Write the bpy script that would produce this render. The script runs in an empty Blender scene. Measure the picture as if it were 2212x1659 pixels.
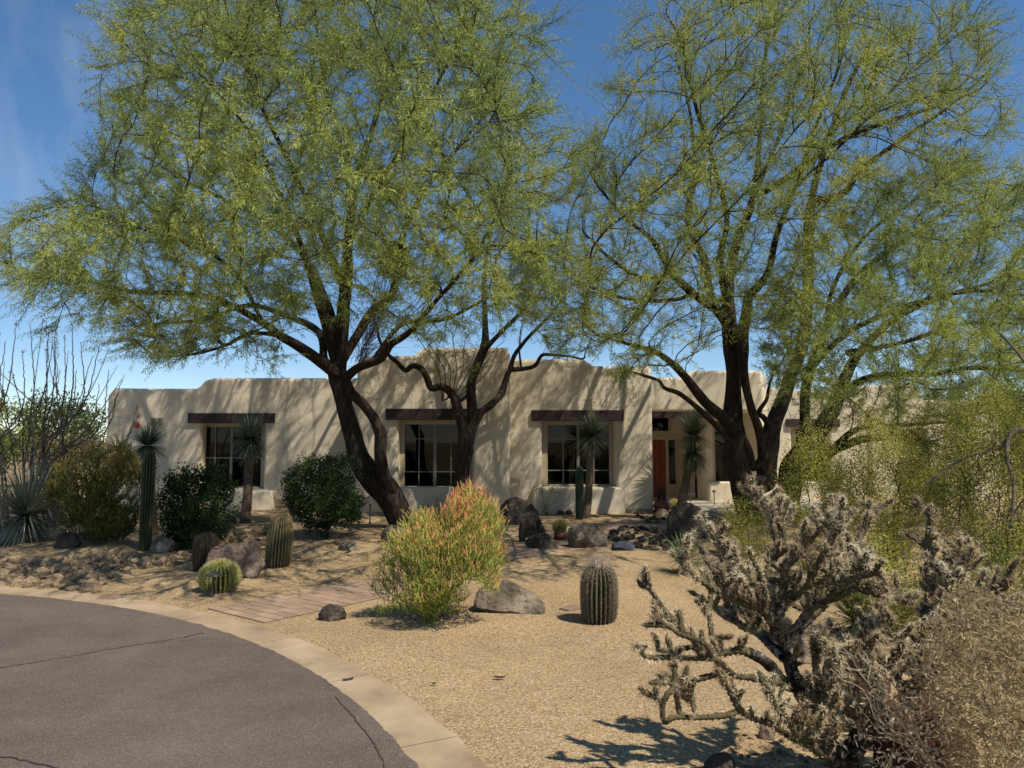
import bpy, bmesh, math
import numpy as np
from mathutils import Vector, noise, Matrix

# ------------------------------------------------------------------ camera, world, sun, exposure
scene = bpy.context.scene
F_PX, CX, CY, CAM_H = 1620.0, 1106.0, 829.5, 1.6
PITCH = math.atan((956 - CY) / F_PX)
cam_data = bpy.data.cameras.new('camera')
cam = bpy.data.objects.new('camera', cam_data)
scene.collection.objects.link(cam)
cam.location = (0, 0, CAM_H)
cam.rotation_euler = (math.pi / 2 + PITCH, 0, 0)
cam_data.sensor_width = 36.0
cam_data.lens = 36.0 * F_PX / 2212.0
cam_data.clip_start = 0.05
cam_data.clip_end = 8000
scene.camera = cam

SUN_TRAVEL = Vector((-0.50, 0.42, -1.0)).normalized()
sun_el = math.asin(-SUN_TRAVEL.z)
sun_az = math.atan2(-SUN_TRAVEL.x, -SUN_TRAVEL.y)
world = bpy.data.worlds.new('World')
scene.world = world
world.use_nodes = True
wn, wl = world.node_tree.nodes, world.node_tree.links
bg = wn['Background']
sky = wn.new('ShaderNodeTexSky')
sky.sky_type = 'NISHITA'
sky.sun_disc = False
sky.sun_elevation = sun_el
sky.sun_rotation = sun_az
sky.altitude = 1500
sky.air_density = 0.92
sky.dust_density = 0.0
sky.ozone_density = 1.6
# a few wisps of thin cloud low in the left of the sky
tc = wn.new('ShaderNodeTexCoord')
mp = wn.new('ShaderNodeMapping'); mp.inputs['Scale'].default_value = (9.0, 5.0, 2.6); mp.inputs['Location'].default_value = (1.7, 0.4, 0.9)
nz = wn.new('ShaderNodeTexNoise'); nz.inputs['Scale'].default_value = 1.6; nz.inputs['Detail'].default_value = 7; nz.inputs['Roughness'].default_value = 0.62
cr = wn.new('ShaderNodeValToRGB'); cr.color_ramp.elements[0].position = 0.42; cr.color_ramp.elements[1].position = 0.78
dot = wn.new('ShaderNodeVectorMath'); dot.operation = 'DOT_PRODUCT'
dot.inputs[1].default_value = Vector((-0.50, 0.966, 0.40)).normalized()
mr = wn.new('ShaderNodeMapRange'); mr.inputs['From Min'].default_value = 0.972; mr.inputs['From Max'].default_value = 0.998; mr.inputs['To Max'].default_value = 0.28
mul = wn.new('ShaderNodeMath'); mul.operation = 'MULTIPLY'
mix = wn.new('ShaderNodeMixRGB'); mix.inputs[2].default_value = (4.2, 4.7, 5.4, 1)
wl.new(tc.outputs['Generated'], mp.inputs['Vector']); wl.new(mp.outputs[0], nz.inputs['Vector'])
wl.new(nz.outputs['Fac'], cr.inputs[0]); wl.new(tc.outputs['Generated'], dot.inputs[0])
wl.new(dot.outputs['Value'], mr.inputs['Value']); wl.new(cr.outputs[0], mul.inputs[0]); wl.new(mr.outputs[0], mul.inputs[1])
hs = wn.new('ShaderNodeHueSaturation'); hs.inputs['Saturation'].default_value = 1.27
ga = wn.new('ShaderNodeGamma'); ga.inputs['Gamma'].default_value = 0.86
wl.new(sky.outputs[0], ga.inputs['Color']); wl.new(ga.outputs[0], hs.inputs['Color']); wl.new(hs.outputs[0], mix.inputs[1]); wl.new(mul.outputs[0], mix.inputs[0])
wl.new(mix.outputs[0], bg.inputs['Color'])
bg.inputs['Strength'].default_value = 0.135

sd = bpy.data.lights.new('sun', 'SUN')
sd.energy = 4.3; sd.angle = math.radians(0.42); sd.color = (1.0, 0.94, 0.83)
sun = bpy.data.objects.new('sun', sd)
scene.collection.objects.link(sun)
sun.rotation_euler = SUN_TRAVEL.to_track_quat('-Z', 'Y').to_euler()
sun.location = (5, -4, 12)

scene.view_settings.view_transform = 'Standard'
scene.view_settings.look = 'None'
scene.view_settings.exposure = 0.33
scene.view_settings.gamma = 1.0
scene.render.engine = 'CYCLES'
try:
    scene.cycles.max_bounces = 6
    scene.cycles.transparent_max_bounces = 8
    scene.cycles.transmission_bounces = 3
    scene.cycles.caustics_reflective = False
    scene.cycles.caustics_refractive = False
except Exception:
    pass

# ------------------------------------------------------------------ helpers
COL = scene.collection
rng = np.random.default_rng(7)
sT, cT = math.sin(PITCH), math.cos(PITCH)

def W(x, y, Y):
    """the world point that stands at depth Y along the sight line (x, y)"""
    u = (x - CX) / F_PX; v = (CY - y) / F_PX
    dy = cT - v * sT; dz = sT + v * cT
    return Vector((u * Y / dy, Y, CAM_H + dz * Y / dy))

def G(x, y, z=0.0):
    u = (x - CX) / F_PX; v = (CY - y) / F_PX
    dy = cT - v * sT; dz = sT + v * cT
    k = (z - CAM_H) / dz
    return Vector((u * k, dy * k, z))

def setp(o, label=None, cat=None, group=None, kind=None):
    if label: o['label'] = label
    if cat: o['category'] = cat
    if group: o['group'] = group
    if kind: o['kind'] = kind
    return o

def empty(name, loc, label, cat, group=None):
    o = bpy.data.objects.new(name, None)
    o.location = loc; o.empty_display_size = 0.1
    COL.objects.link(o)
    return setp(o, label, cat, group)

def mesh_np(name, V, F, mat, parent=None, smooth=False, colors=None, loc=None, base=None):
    """V (n,3) world coords; F list of int arrays (k,3|4)"""
    V = np.asarray(V, dtype=np.float64)
    if base is None:
        base = parent
    off = np.zeros(3)
    if parent is not None:
        p = parent; 
        while p is not None:
            off = off + np.array(p.location); p = p.parent
    elif loc is not None:
        off = np.array(loc)
    V = V - off
    if not isinstance(F, (list, tuple)): F = [F]
    F = [np.asarray(f, dtype=np.int32) for f in F if len(f)]
    me = bpy.data.meshes.new(name)
    me.vertices.add(len(V)); me.vertices.foreach_set('co', V.astype(np.float32).ravel())
    nl = sum(f.size for f in F); npol = sum(len(f) for f in F)
    me.loops.add(nl); me.loops.foreach_set('vertex_index', np.concatenate([f.ravel() for f in F]))
    tot = np.concatenate([np.full(len(f), f.shape[1], dtype=np.int32) for f in F])
    st = np.concatenate([[0], np.cumsum(tot)[:-1]]).astype(np.int32)
    me.polygons.add(npol); me.polygons.foreach_set('loop_start', st); me.polygons.foreach_set('loop_total', tot)
    me.polygons.foreach_set('use_smooth', np.full(npol, bool(smooth)))
    me.update(calc_edges=True); me.validate()
    if colors is not None:
        at = me.color_attributes.new('tint', 'FLOAT_COLOR', 'POINT')
        c = np.ones((len(V), 4), dtype=np.float32); c[:, :3] = colors
        at.data.foreach_set('color', c.ravel())
    if mat: me.materials.append(mat)
    o = bpy.data.objects.new(name, me); COL.objects.link(o)
    if parent is not None: o.parent = parent
    elif loc is not None: o.location = loc
    return o

def norm(a):
    return a / np.maximum(np.linalg.norm(a, axis=-1, keepdims=True), 1e-9)

def perp(d, r):
    a = r.normal(size=d.shape); a = a - (a * d).sum(-1, keepdims=True) * d
    return norm(a)

def segs(P0, P1, R0, R1, k=4):
    """independent little prisms"""
    P0 = np.asarray(P0); P1 = np.asarray(P1); n = len(P0)
    d = norm(P1 - P0)
    ref = np.where(np.abs(d[:, 2:3]) > 0.9, np.array([[1., 0, 0]]), np.array([[0, 0, 1.]]))
    a = norm(np.cross(d, ref)); b = np.cross(d, a)
    ang = np.arange(k) * 2 * np.pi / k
    c = np.cos(ang)[None, :, None]; s = np.sin(ang)[None, :, None]
    ring = a[:, None] * c + b[:, None] * s
    R0 = np.broadcast_to(R0, (n,)); R1 = np.broadcast_to(R1, (n,))
    V = np.concatenate([P0[:, None] + ring * R0[:, None, None], P1[:, None] + ring * R1[:, None, None]], axis=1)
    i = np.arange(k); j = (i + 1) % k
    f = np.stack([i, j, j + k, i + k], 1)[None] + (np.arange(n) * 2 * k)[:, None, None]
    return V.reshape(-1, 3), f.reshape(-1, 4)

class MB:
    """collects pieces of one mesh"""
    def __init__(s): s.V = []; s.Q = []; s.T = []; s.C = []; s.n = 0
    def add(s, V, F, col=None):
        V = np.asarray(V, float); F = np.asarray(F)
        if len(V) == 0: return
        s.V.append(V)
        (s.Q if F.shape[1] == 4 else s.T).append(F + s.n)
        if col is not None:
            s.C.append(np.broadcast_to(np.asarray(col, float), (len(V), 3)))
        s.n += len(V)
    def box(s, x0, x1, y0, y1, z0, z1, col=None):
        V = np.array([[x, y, z] for x in (x0, x1) for y in (y0, y1) for z in (z0, z1)], float)
        F = np.array([[0, 1, 3, 2], [4, 6, 7, 5], [0, 4, 5, 1], [2, 3, 7, 6], [0, 2, 6, 4], [1, 5, 7, 3]])
        s.add(V, F, col)
    def lathe(s, prof, c, k=20, col=None):
        n = len(prof); ang = np.arange(k) * 2 * np.pi / k
        V = np.array([[c[0] + r * math.cos(a), c[1] + r * math.sin(a), c[2] + z] for r, z in prof for a in ang])
        F = [[i * k + j, i * k + (j + 1) % k, (i + 1) * k + (j + 1) % k, (i + 1) * k + j] for i in range(n - 1) for j in range(k)]
        s.add(V, np.array(F), col)
    def build(s, name, mat, parent=None, smooth=False, loc=None):
        if not s.V: return None
        V = np.concatenate(s.V); F = []
        if s.Q: F.append(np.concatenate(s.Q))
        if s.T: F.append(np.concatenate(s.T))
        return mesh_np(name, V, F, mat, parent, smooth, np.concatenate(s.C) if s.C else None, loc)

def bevel(o, w=0.01, seg=2):
    m = o.modifiers.new('bevel', 'BEVEL'); m.width = w; m.segments = seg; m.limit_method = 'ANGLE'
    return o

def tube(pts, rad, k=8, closed_tip=True):
    pts = np.asarray(pts, float); n = len(pts)
    t = norm(np.gradient(pts, axis=0))
    a = np.cross(t[0], [0.3, 0.2, 1.0]); 
    if np.linalg.norm(a) < 1e-3: a = np.cross(t[0], [1, 0, 0])
    a = a / np.linalg.norm(a); A = [a]
    for i in range(1, n):
        a = A[-1] - np.dot(A[-1], t[i]) * t[i]; A.append(a / max(np.linalg.norm(a), 1e-9))
    A = np.array(A); B = np.cross(t, A)
    ang = np.arange(k) * 2 * np.pi / k
    ring = A[:, None] * np.cos(ang)[None, :, None] + B[:, None] * np.sin(ang)[None, :, None]
    rad = np.asarray(rad, float)
    if rad.ndim == 1: rad = rad[:, None]
    V = pts[:, None] + ring * rad[..., None]
    V = V.reshape(-1, 3)
    i = np.arange(n - 1)[:, None]; j = np.arange(k)[None]; j2 = (j + 1) % k
    F = np.stack([i * k + j, i * k + j2, (i + 1) * k + j2, (i + 1) * k + j], -1).reshape(-1, 4)
    return V, F, ring

def spline(pts, step):
    """Catmull-Rom through pts (any columns), resampled about every step"""
    P = np.asarray(pts, float); out = []
    Q = np.vstack([2 * P[0] - P[1], P, 2 * P[-1] - P[-2]])
    for i in range(1, len(Q) - 2):
        L = np.linalg.norm(Q[i + 1, :3] - Q[i, :3]); n = max(1, int(round(L / step)))
        for t in np.arange(n) / n:
            out.append(0.5 * ((2 * Q[i]) + (-Q[i - 1] + Q[i + 1]) * t + (2 * Q[i - 1] - 5 * Q[i] + 4 * Q[i + 1] - Q[i + 2]) * t * t
                              + (-Q[i - 1] + 3 * Q[i] - 3 * Q[i + 1] + Q[i + 2]) * t ** 3))
    out.append(P[-1]); return np.array(out)

def leaves(P, D, L, Wd, r, col, bend=0.0, roll=None):
    """thin diamond blades: P base, D direction, L length, Wd width"""
    n = len(P); s = perp(D, r) if roll is None else roll
    L = np.broadcast_to(L, (n,))[:, None]; Wd = np.broadcast_to(Wd, (n,))[:, None]
    mid = P + D * L * 0.5
    tip = P + D * L; tip[:, 2] -= bend * L[:, 0]
    V = np.stack([P, mid + s * Wd * 0.5, tip, mid - s * Wd * 0.5], 1).reshape(-1, 3)
    F = np.arange(n * 4).reshape(n, 4)
    return V, F, np.repeat(np.broadcast_to(col, (n, 3)), 4, axis=0)

# ------------------------------------------------------------------ materials
def mat(name):
    m = bpy.data.materials.new(name); m.use_nodes = True
    return m, m.node_tree.nodes, m.node_tree.links, m.node_tree.nodes['Principled BSDF']

def ramp_mat(name, stops, scale=5, detail=6, rough=0.9, bump=0.3, bscale=None, dist=0.02, stretch=(1, 1, 1), spec=0.2, rnd=0.0, coord='Object'):
    m, n, l, b = mat(name)
    tc = n.new('ShaderNodeTexCoord'); mp = n.new('ShaderNodeMapping'); mp.inputs['Scale'].default_value = stretch
    l.new(tc.outputs[coord], mp.inputs['Vector'])
    t = n.new('ShaderNodeTexNoise'); t.inputs['Scale'].default_value = scale; t.inputs['Detail'].default_value = detail; t.inputs['Roughness'].default_value = 0.6
    l.new(mp.outputs[0], t.inputs['Vector'])
    c = n.new('ShaderNodeValToRGB'); el = c.color_ramp.elements
    while len(el) < len(stops): el.new(0.5)
    for e, (p, q) in zip(el, stops): e.position = p; e.color = (*q, 1)
    l.new(t.outputs['Fac'], c.inputs[0])
    src = c.outputs[0]
    if rnd:
        oi = n.new('ShaderNodeObjectInfo'); h = n.new('ShaderNodeHueSaturation')
        m1 = n.new('ShaderNodeMapRange'); m1.inputs['To Min'].default_value = 1 - rnd; m1.inputs['To Max'].default_value = 1 + rnd
        l.new(oi.outputs['Random'], m1.inputs[0]); l.new(m1.outputs[0], h.inputs['Value'])
        l.new(src, h.inputs['Color']); src = h.outputs[0]
    l.new(src, b.inputs['Base Color'])
    b.inputs['Roughness'].default_value = rough; b.inputs['Specular IOR Level'].default_value = spec
    if bump:
        t2 = n.new('ShaderNodeTexNoise'); t2.inputs['Scale'].default_value = bscale or scale * 4; t2.inputs['Detail'].default_value = 8
        l.new(mp.outputs[0], t2.inputs['Vector'])
        bp = n.new('ShaderNodeBump'); bp.inputs['Strength'].default_value = bump; bp.inputs['Distance'].default_value = dist
        l.new(t2.outputs['Fac'], bp.inputs['Height']); l.new(bp.outputs[0], b.inputs['Normal'])
    return m

def tint_mat(name, transl=0.3, rough=0.6, spec=0.25):
    m, n, l, b = mat(name)
    a = n.new('ShaderNodeAttribute'); a.attribute_name = 'tint'
    l.new(a.outputs['Color'], b.inputs['Base Color'])
    b.inputs['Roughness'].default_value = rough; b.inputs['Specular IOR Level'].default_value = spec
    if transl:
        tr = n.new('ShaderNodeBsdfTranslucent'); mx = n.new('ShaderNodeMixShader'); mx.inputs[0].default_value = transl
        l.new(a.outputs['Color'], tr.inputs['Color'])
        out = n['Material Output']
        l.new(b.outputs[0], mx.inputs[1]); l.new(tr.outputs[0], mx.inputs[2]); l.new(mx.outputs[0], out.inputs['Surface'])
    return m

M = {}
M['leaf'] = tint_mat('leaf', 0.42, 0.6, 0.25)
M['blade'] = tint_mat('blade', 0.12, 0.45, 0.35)
M['tint'] = tint_mat('tint', 0.0, 0.7, 0.2)
M['spine'] = tint_mat('spine', 0.25, 0.6, 0.2)
M['bark'] = ramp_mat('mesquite_bark', [(0.3, (0.013, 0.009, 0.007)), (0.55, (0.05, 0.035, 0.026)), (0.78, (0.12, 0.088, 0.066))], 3.5, 8, 0.95, 1.0, 7, 0.05, (6, 6, 1.3))
M['twig'] = ramp_mat('twig_bark', [(0.3, (0.025, 0.017, 0.012)), (0.7, (0.065, 0.048, 0.036))], 6, 3, 0.9, 0)
M['stucco'] = ramp_mat('stucco', [(0.25, (0.565, 0.475, 0.34)), (0.6, (0.64, 0.545, 0.40)), (0.8, (0.68, 0.585, 0.44))], 0.9, 10, 0.92, 0.32, 7, 0.03)
M['foundation'] = ramp_mat('foundation', [(0.3, (0.28, 0.24, 0.18)), (0.7, (0.36, 0.31, 0.24))], 3, 5, 0.9, 0.3, 30, 0.01)
M['beam'] = ramp_mat('dark_timber', [(0.3, (0.018, 0.011, 0.010)), (0.7, (0.05, 0.03, 0.027))], 3, 6, 0.7, 0.6, 14, 0.015, (0.6, 3, 6), 0.3)
M['frame'] = ramp_mat('window_paint', [(0.3, (0.36, 0.30, 0.20)), (0.7, (0.42, 0.35, 0.24))], 3, 3, 0.5, 0, spec=0.4)
M['muntin'] = ramp_mat('muntin_paint', [(0.3, (0.17, 0.155, 0.12)), (0.7, (0.21, 0.19, 0.15))], 3, 3, 0.5, 0, spec=0.4)
M['blind'] = ramp_mat('blind_cloth', [(0.3, (0.20, 0.20, 0.15)), (0.7, (0.25, 0.24, 0.18))], 2, 3, 0.9, 0.1, 60, 0.002, (1, 1, 30))
M['curtain'] = ramp_mat('curtain_cloth', [(0.3, (0.16, 0.14, 0.10)), (0.7, (0.22, 0.20, 0.15))], 2, 3, 0.9, 0)
M['inside'] = ramp_mat('dark_interior', [(0.3, (0.03, 0.026, 0.02)), (0.7, (0.045, 0.04, 0.03))], 2, 3, 0.95, 0)  # near-black so interiors look unlit; the dimness is in the colour
M['door'] = ramp_mat('red_wood_door', [(0.3, (0.13, 0.018, 0.006)), (0.7, (0.26, 0.045, 0.013))], 3, 6, 0.5, 0.3, 12, 0.006, (8, 8, 0.6), 0.4)
M['metal'] = ramp_mat('dark_bronze', [(0.3, (0.02, 0.019, 0.018)), (0.7, (0.05, 0.046, 0.04))], 8, 4, 0.55, 0.1, spec=0.5)
M['vent'] = ramp_mat('vent_paint', [(0.3, (0.44, 0.37, 0.25)), (0.7, (0.50, 0.42, 0.30))], 8, 4, 0.7, 0)
M['red'] = ramp_mat('red_enamel', [(0.3, (0.42, 0.045, 0.02)), (0.7, (0.52, 0.06, 0.03))], 5, 4, 0.45, 0, spec=0.5)
M['terracotta'] = ramp_mat('glazed_clay', [(0.3, (0.10, 0.022, 0.014)), (0.7, (0.20, 0.05, 0.03))], 8, 5, 0.35, 0.1, spec=0.5)
M['rock'] = ramp_mat('granite_boulder', [(0.30, (0.06, 0.047, 0.033)), (0.5, (0.17, 0.135, 0.095)), (0.68, (0.34, 0.275, 0.20))], 4.5, 14, 0.93, 1.0, 22, 0.03, rnd=0.12)
M['rock_red'] = ramp_mat('purple_granite', [(0.3, (0.075, 0.046, 0.032)), (0.5, (0.215, 0.145, 0.105)), (0.7, (0.36, 0.28, 0.21))], 7, 14, 0.93, 0.9, 26, 0.02)
M['rock_dark'] = ramp_mat('dark_boulder', [(0.3, (0.018, 0.0145, 0.011)), (0.5, (0.06, 0.048, 0.036)), (0.72, (0.15, 0.12, 0.09))], 5, 14, 0.93, 1.0, 22, 0.03)
M['stone'] = ramp_mat('creek_stone', [(0.3, (0.09, 0.058, 0.034)), (0.5, (0.21, 0.15, 0.09)), (0.72, (0.42, 0.32, 0.205))], 7, 10, 0.92, 0.7, 30, 0.01, rnd=0.45)
M['lava'] = ramp_mat('lava_stone', [(0.25, (0.03, 0.024, 0.019)), (0.5, (0.075, 0.06, 0.046)), (0.75, (0.16, 0.127, 0.095))], 7, 10, 0.95, 1.0, 25, 0.02, rnd=0.4)
M['plastic'] = ramp_mat('black_scrap', [(0.3, (0.015, 0.015, 0.016)), (0.7, (0.04, 0.04, 0.042))], 12, 4, 0.6, 0.2)
M['slate'] = ramp_mat('blue_slate', [(0.3, (0.03, 0.036, 0.046)), (0.7, (0.07, 0.08, 0.10))], 6, 5, 0.8, 0.4)

def glass_mat():
    m, n, l, b = mat('window_glass')
    n.remove(b)
    g = n.new('ShaderNodeBsdfGlossy'); g.inputs['Roughness'].default_value = 0.01
    t = n.new('ShaderNodeBsdfTransparent'); t.inputs['Color'].default_value = (0.42, 0.45, 0.43, 1)
    fr = n.new('ShaderNodeFresnel'); fr.inputs['IOR'].default_value = 1.33
    mx = n.new('ShaderNodeMixShader')
    l.new(fr.outputs[0], mx.inputs[0]); l.new(t.outputs[0], mx.inputs[1]); l.new(g.outputs[0], mx.inputs[2])
    l.new(mx.outputs[0], n['Material Output'].inputs['Surface'])
    return m
M['glass'] = glass_mat()

def gravel_mat():
    m, n, l, b = mat('decomposed_granite')
    tc = n.new('ShaderNodeTexCoord')
    v = n.new('ShaderNodeTexVoronoi'); v.inputs['Scale'].default_value = 115; v.inputs['Randomness'].default_value = 1
    l.new(tc.outputs['Object'], v.inputs['Vector'])
    sep = n.new('ShaderNodeSeparateColor'); l.new(v.outputs['Color'], sep.inputs[0])
    c = n.new('ShaderNodeValToRGB'); el = c.color_ramp.elements
    for s_ in range(4): el.new(0.5)
    for e, (p, q) in zip(el, [(0.0, (0.13, 0.080, 0.038)), (0.12, (0.27, 0.18, 0.090)), (0.45, (0.385, 0.262, 0.135)), (0.75, (0.46, 0.325, 0.175)), (0.93, (0.55, 0.42, 0.26)), (1.0, (0.66, 0.54, 0.38))]):
        e.position = p; e.color = (*q, 1)
    l.new(sep.outputs[0], c.inputs[0])
    # broad patches of darker, siltier gravel
    t = n.new('ShaderNodeTexNoise'); t.inputs['Scale'].default_value = 0.7; t.inputs['Detail'].default_value = 9; t.inputs['Roughness'].default_value = 0.65
    l.new(tc.outputs['Object'], t.inputs['Vector'])
    r = n.new('ShaderNodeValToRGB'); r.color_ramp.elements[0].position = 0.3; r.color_ramp.elements[0].color = (0.74, 0.72, 0.70, 1)
    r.color_ramp.elements[1].position = 0.62; r.color_ramp.elements[1].color = (1, 1, 1, 1)
    l.new(t.outputs['Fac'], r.inputs[0])
    mx = n.new('ShaderNodeMixRGB'); mx.blend_type = 'MULTIPLY'; mx.inputs[0].default_value = 1
    l.new(c.outputs[0], mx.inputs[1]); l.new(r.outputs[0], mx.inputs[2]); l.new(mx.outputs[0], b.inputs['Base Color'])
    b.inputs['Roughness'].default_value = 0.95; b.inputs['Specular IOR Level'].default_value = 0.1
    bp = n.new('ShaderNodeBump'); bp.inputs['Strength'].default_value = 0.85; bp.inputs['Distance'].default_value = 0.006; bp.invert = True
    l.new(v.outputs['Distance'], bp.inputs['Height'])
    t3 = n.new('ShaderNodeTexNoise'); t3.inputs['Scale'].default_value = 5; t3.inputs['Detail'].default_value = 6
    l.new(tc.outputs['Object'], t3.inputs['Vector'])
    b2 = n.new('ShaderNodeBump'); b2.inputs['Strength'].default_value = 0.35; b2.inputs['Distance'].default_value = 0.05
    l.new(t3.outputs['Fac'], b2.inputs['Height']); l.new(bp.outputs[0], b2.inputs['Normal']); l.new(b2.outputs[0], b.inputs['Normal'])
    return m
M['gravel'] = gravel_mat()

def asphalt_mat():
    m, n, l, b = mat('asphalt')
    tc = n.new('ShaderNodeTexCoord')
    v = n.new('ShaderNodeTexVoronoi'); v.inputs['Scale'].default_value = 230
    l.new(tc.outputs['Object'], v.inputs['Vector'])
    sep = n.new('ShaderNodeSeparateColor'); l.new(v.outputs['Color'], sep.inputs[0])
    c = n.new('ShaderNodeValToRGB'); el = c.color_ramp.elements
    el.new(0.5); el.new(0.5)
    for e, (p, q) in zip(el, [(0.0, (0.092, 0.069, 0.054)), (0.5, (0.146, 0.113, 0.090)), (0.92, (0.188, 0.148, 0.120)), (1.0, (0.30, 0.255, 0.215))]):
        e.position = p; e.color = (*q, 1)
    l.new(sep.outputs[0], c.inputs[0])
    t = n.new('ShaderNodeTexNoise'); t.inputs['Scale'].default_value = 0.9; t.inputs['Detail'].default_value = 10; t.inputs['Roughness'].default_value = 0.7
    l.new(tc.outputs['Object'], t.inputs['Vector'])
    r = n.new('ShaderNodeValToRGB'); r.color_ramp.elements[0].position = 0.3; r.color_ramp.elements[0].color = (0.66, 0.66, 0.67, 1)
    r.color_ramp.elements[1].position = 0.66; r.color_ramp.elements[1].color = (1.12, 1.10, 1.08, 1)
    l.new(t.outputs['Fac'], r.inputs[0])
    mx = n.new('ShaderNodeMixRGB'); mx.blend_type = 'MULTIPLY'; mx.inputs[0].default_value = 1
    l.new(c.outputs[0], mx.inputs[1]); l.new(r.outputs[0], mx.inputs[2]); l.new(mx.outputs[0], b.inputs['Base Color'])
    b.inputs['Roughness'].default_value = 0.9; b.inputs['Specular IOR Level'].default_value = 0.15
    bp = n.new('ShaderNodeBump'); bp.inputs['Strength'].default_value = 0.7; bp.inputs['Distance'].default_value = 0.004; bp.invert = True
    l.new(v.outputs['Distance'], bp.inputs['Height']); l.new(bp.outputs[0], b.inputs['Normal'])
    return m
M['asphalt'] = asphalt_mat()
M['crack'] = ramp_mat('crack_filler', [(0.3, (0.04, 0.032, 0.026)), (0.7, (0.085, 0.068, 0.056))], 20, 4, 0.95, 0.5)
M['curb'] = ramp_mat('curb_concrete', [(0.3, (0.235, 0.165, 0.10)), (0.5, (0.345, 0.25, 0.155)), (0.7, (0.43, 0.325, 0.21))], 2.2, 12, 0.92, 0.4, 60, 0.006)
M['paver'] = ramp_mat('clay_paver', [(0.25, (0.23, 0.155, 0.105)), (0.5, (0.32, 0.225, 0.155)), (0.75, (0.40, 0.29, 0.20))], 2.2, 12, 0.92, 0.4, 50, 0.005)
M['flag'] = ramp_mat('flagstone', [(0.3, (0.20, 0.13, 0.09)), (0.7, (0.28, 0.19, 0.14))], 6, 8, 0.92, 0.4)
M['patio'] = ramp_mat('patio_concrete', [(0.3, (0.40, 0.34, 0.25)), (0.7, (0.48, 0.41, 0.31))], 2, 8, 0.9, 0.2)

# ------------------------------------------------------------------ ground
ROAD_C = np.array([-7.41, 0.695]); R_IN, R_OUT = 7.60, 7.94

def hgt(x, y):
    """terrain height, flat at the road, gently mounded in the yard"""
    x = np.asarray(x, float); y = np.asarray(y, float)
    d = np.hypot(x - ROAD_C[0], y - ROAD_C[1]) - R_OUT
    k = np.clip((d - 0.15) / 2.5, 0, 1)
    z = 0.035 * np.sin(x * 1.3 + 0.7) * np.sin(y * 0.9 + 0.3) + 0.02 * np.sin(x * 3.1 + y * 1.7) * np.sin(y * 2.3 - x)
    z = z + 0.05 * np.exp(-((x - 1.6) ** 2 / 1.6 + (y - 10.6) ** 2 / 1.4))
    z = z - 0.10 * np.exp(-(((y - 10.2 - 0.18 * (x + 5)) / 0.9) ** 2)) * np.clip((-2.6 - x) / 1.0, 0, 1)
    far = np.clip((np.hypot(x, y) - 60) / 400, 0, 1)
    z = z * k * (1 - far)
    z = np.where((y > 15.6) & (y < 40), z * np.clip((16.4 - y) / 0.8, 0, 1), z)
    return z

def H(x, y): return float(hgt(x, y))

near = np.arange(-12, 12.01, 0.12)
side = np.array([14, 17, 21, 27, 36, 50, 80, 140, 260, 500, 1000, 2200, 4500])
xs = np.concatenate([-side[::-1], near, side])
ys = np.concatenate([-side[::-1][:-4], np.arange(-9, 24.01, 0.12), np.array([25, 28, 32, 40, 55, 85, 140, 260, 500, 1000, 2200, 4500])])
gx, gy = np.meshgrid(xs, ys)
gz = hgt(gx, gy) - 0.0
V = np.stack([gx, gy, gz], -1).reshape(-1, 3)
nx_, ny_ = len(xs), len(ys)
ii, jj = np.meshgrid(np.arange(nx_ - 1), np.arange(ny_ - 1)); a = (jj * nx_ + ii).ravel()
setp(mesh_np('ground', V, np.stack([a, a + 1, a + nx_ + 1, a + nx_], 1), M['gravel'], smooth=True), kind='structure')

def ragged(th, r, amp, seed):
    return np.array([r + amp * noise.noise(Vector((t * 40 * r / 7, seed, 0))) + 0.5 * amp * noise.noise(Vector((t * 130 * r / 7, seed, 3))) for t in th])

th = np.linspace(-math.pi, math.pi, 2401)[:-1]
rad = ragged(th, R_IN + 0.01, 0.022, 5.0)
V = np.concatenate([[[ROAD_C[0], ROAD_C[1], 0.016]], np.stack([ROAD_C[0] + rad * np.cos(th), ROAD_C[1] + rad * np.sin(th), np.full(len(th), 0.016)], 1),
                    np.stack([ROAD_C[0] + rad * np.cos(th), ROAD_C[1] + rad * np.sin(th), np.full(len(th), -0.02)], 1)])
n_ = len(th); i = np.arange(n_); j = (i + 1) % n_
setp(mesh_np('road', V, [np.stack([np.zeros(n_, int), i + 1, j + 1], 1), np.stack([i + 1, i + 1 + n_, j + 1 + n_, j + 1], 1)], M['asphalt']), kind='structure')

# concrete ribbon curb in sections with tooled joints
cb = MB()
secs = np.radians(np.arange(-60, 190, 9.35) + 2.1)
for a0 in secs:
    a1 = a0 + math.radians(9.35) - 0.0007
    t = np.linspace(a0, a1, 26)
    prof = [(R_IN - 0.10, -0.02), (R_IN - 0.10, 0.008), (R_OUT - 0.03, 0.014), (R_OUT, 0.002), (R_OUT + 0.004, -0.03)]
    rows = []
    for r_, z_ in prof:
        rr = r_ + (0.03 * np.array([noise.noise(Vector((q * 22, 1.3, 0))) + .5 * noise.noise(Vector((q * 70, 4.3, 0))) for q in t]) if r_ > R_OUT - 0.05 else 0)
        rows.append(np.stack([ROAD_C[0] + rr * np.cos(t), ROAD_C[1] + rr * np.sin(t), np.full(len(t), z_)], 1))
    Vs = np.concatenate(rows); k = len(t); F = []
    for p_ in range(4):
        q = np.arange(k - 1); F.append(np.stack([p_ * k + q, p_ * k + q + 1, (p_ + 1) * k + q + 1, (p_ + 1) * k + q], 1))
    cb.add(Vs, np.concatenate(F))
setp(cb.build('curb', M['curb']), kind='structure')

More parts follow.
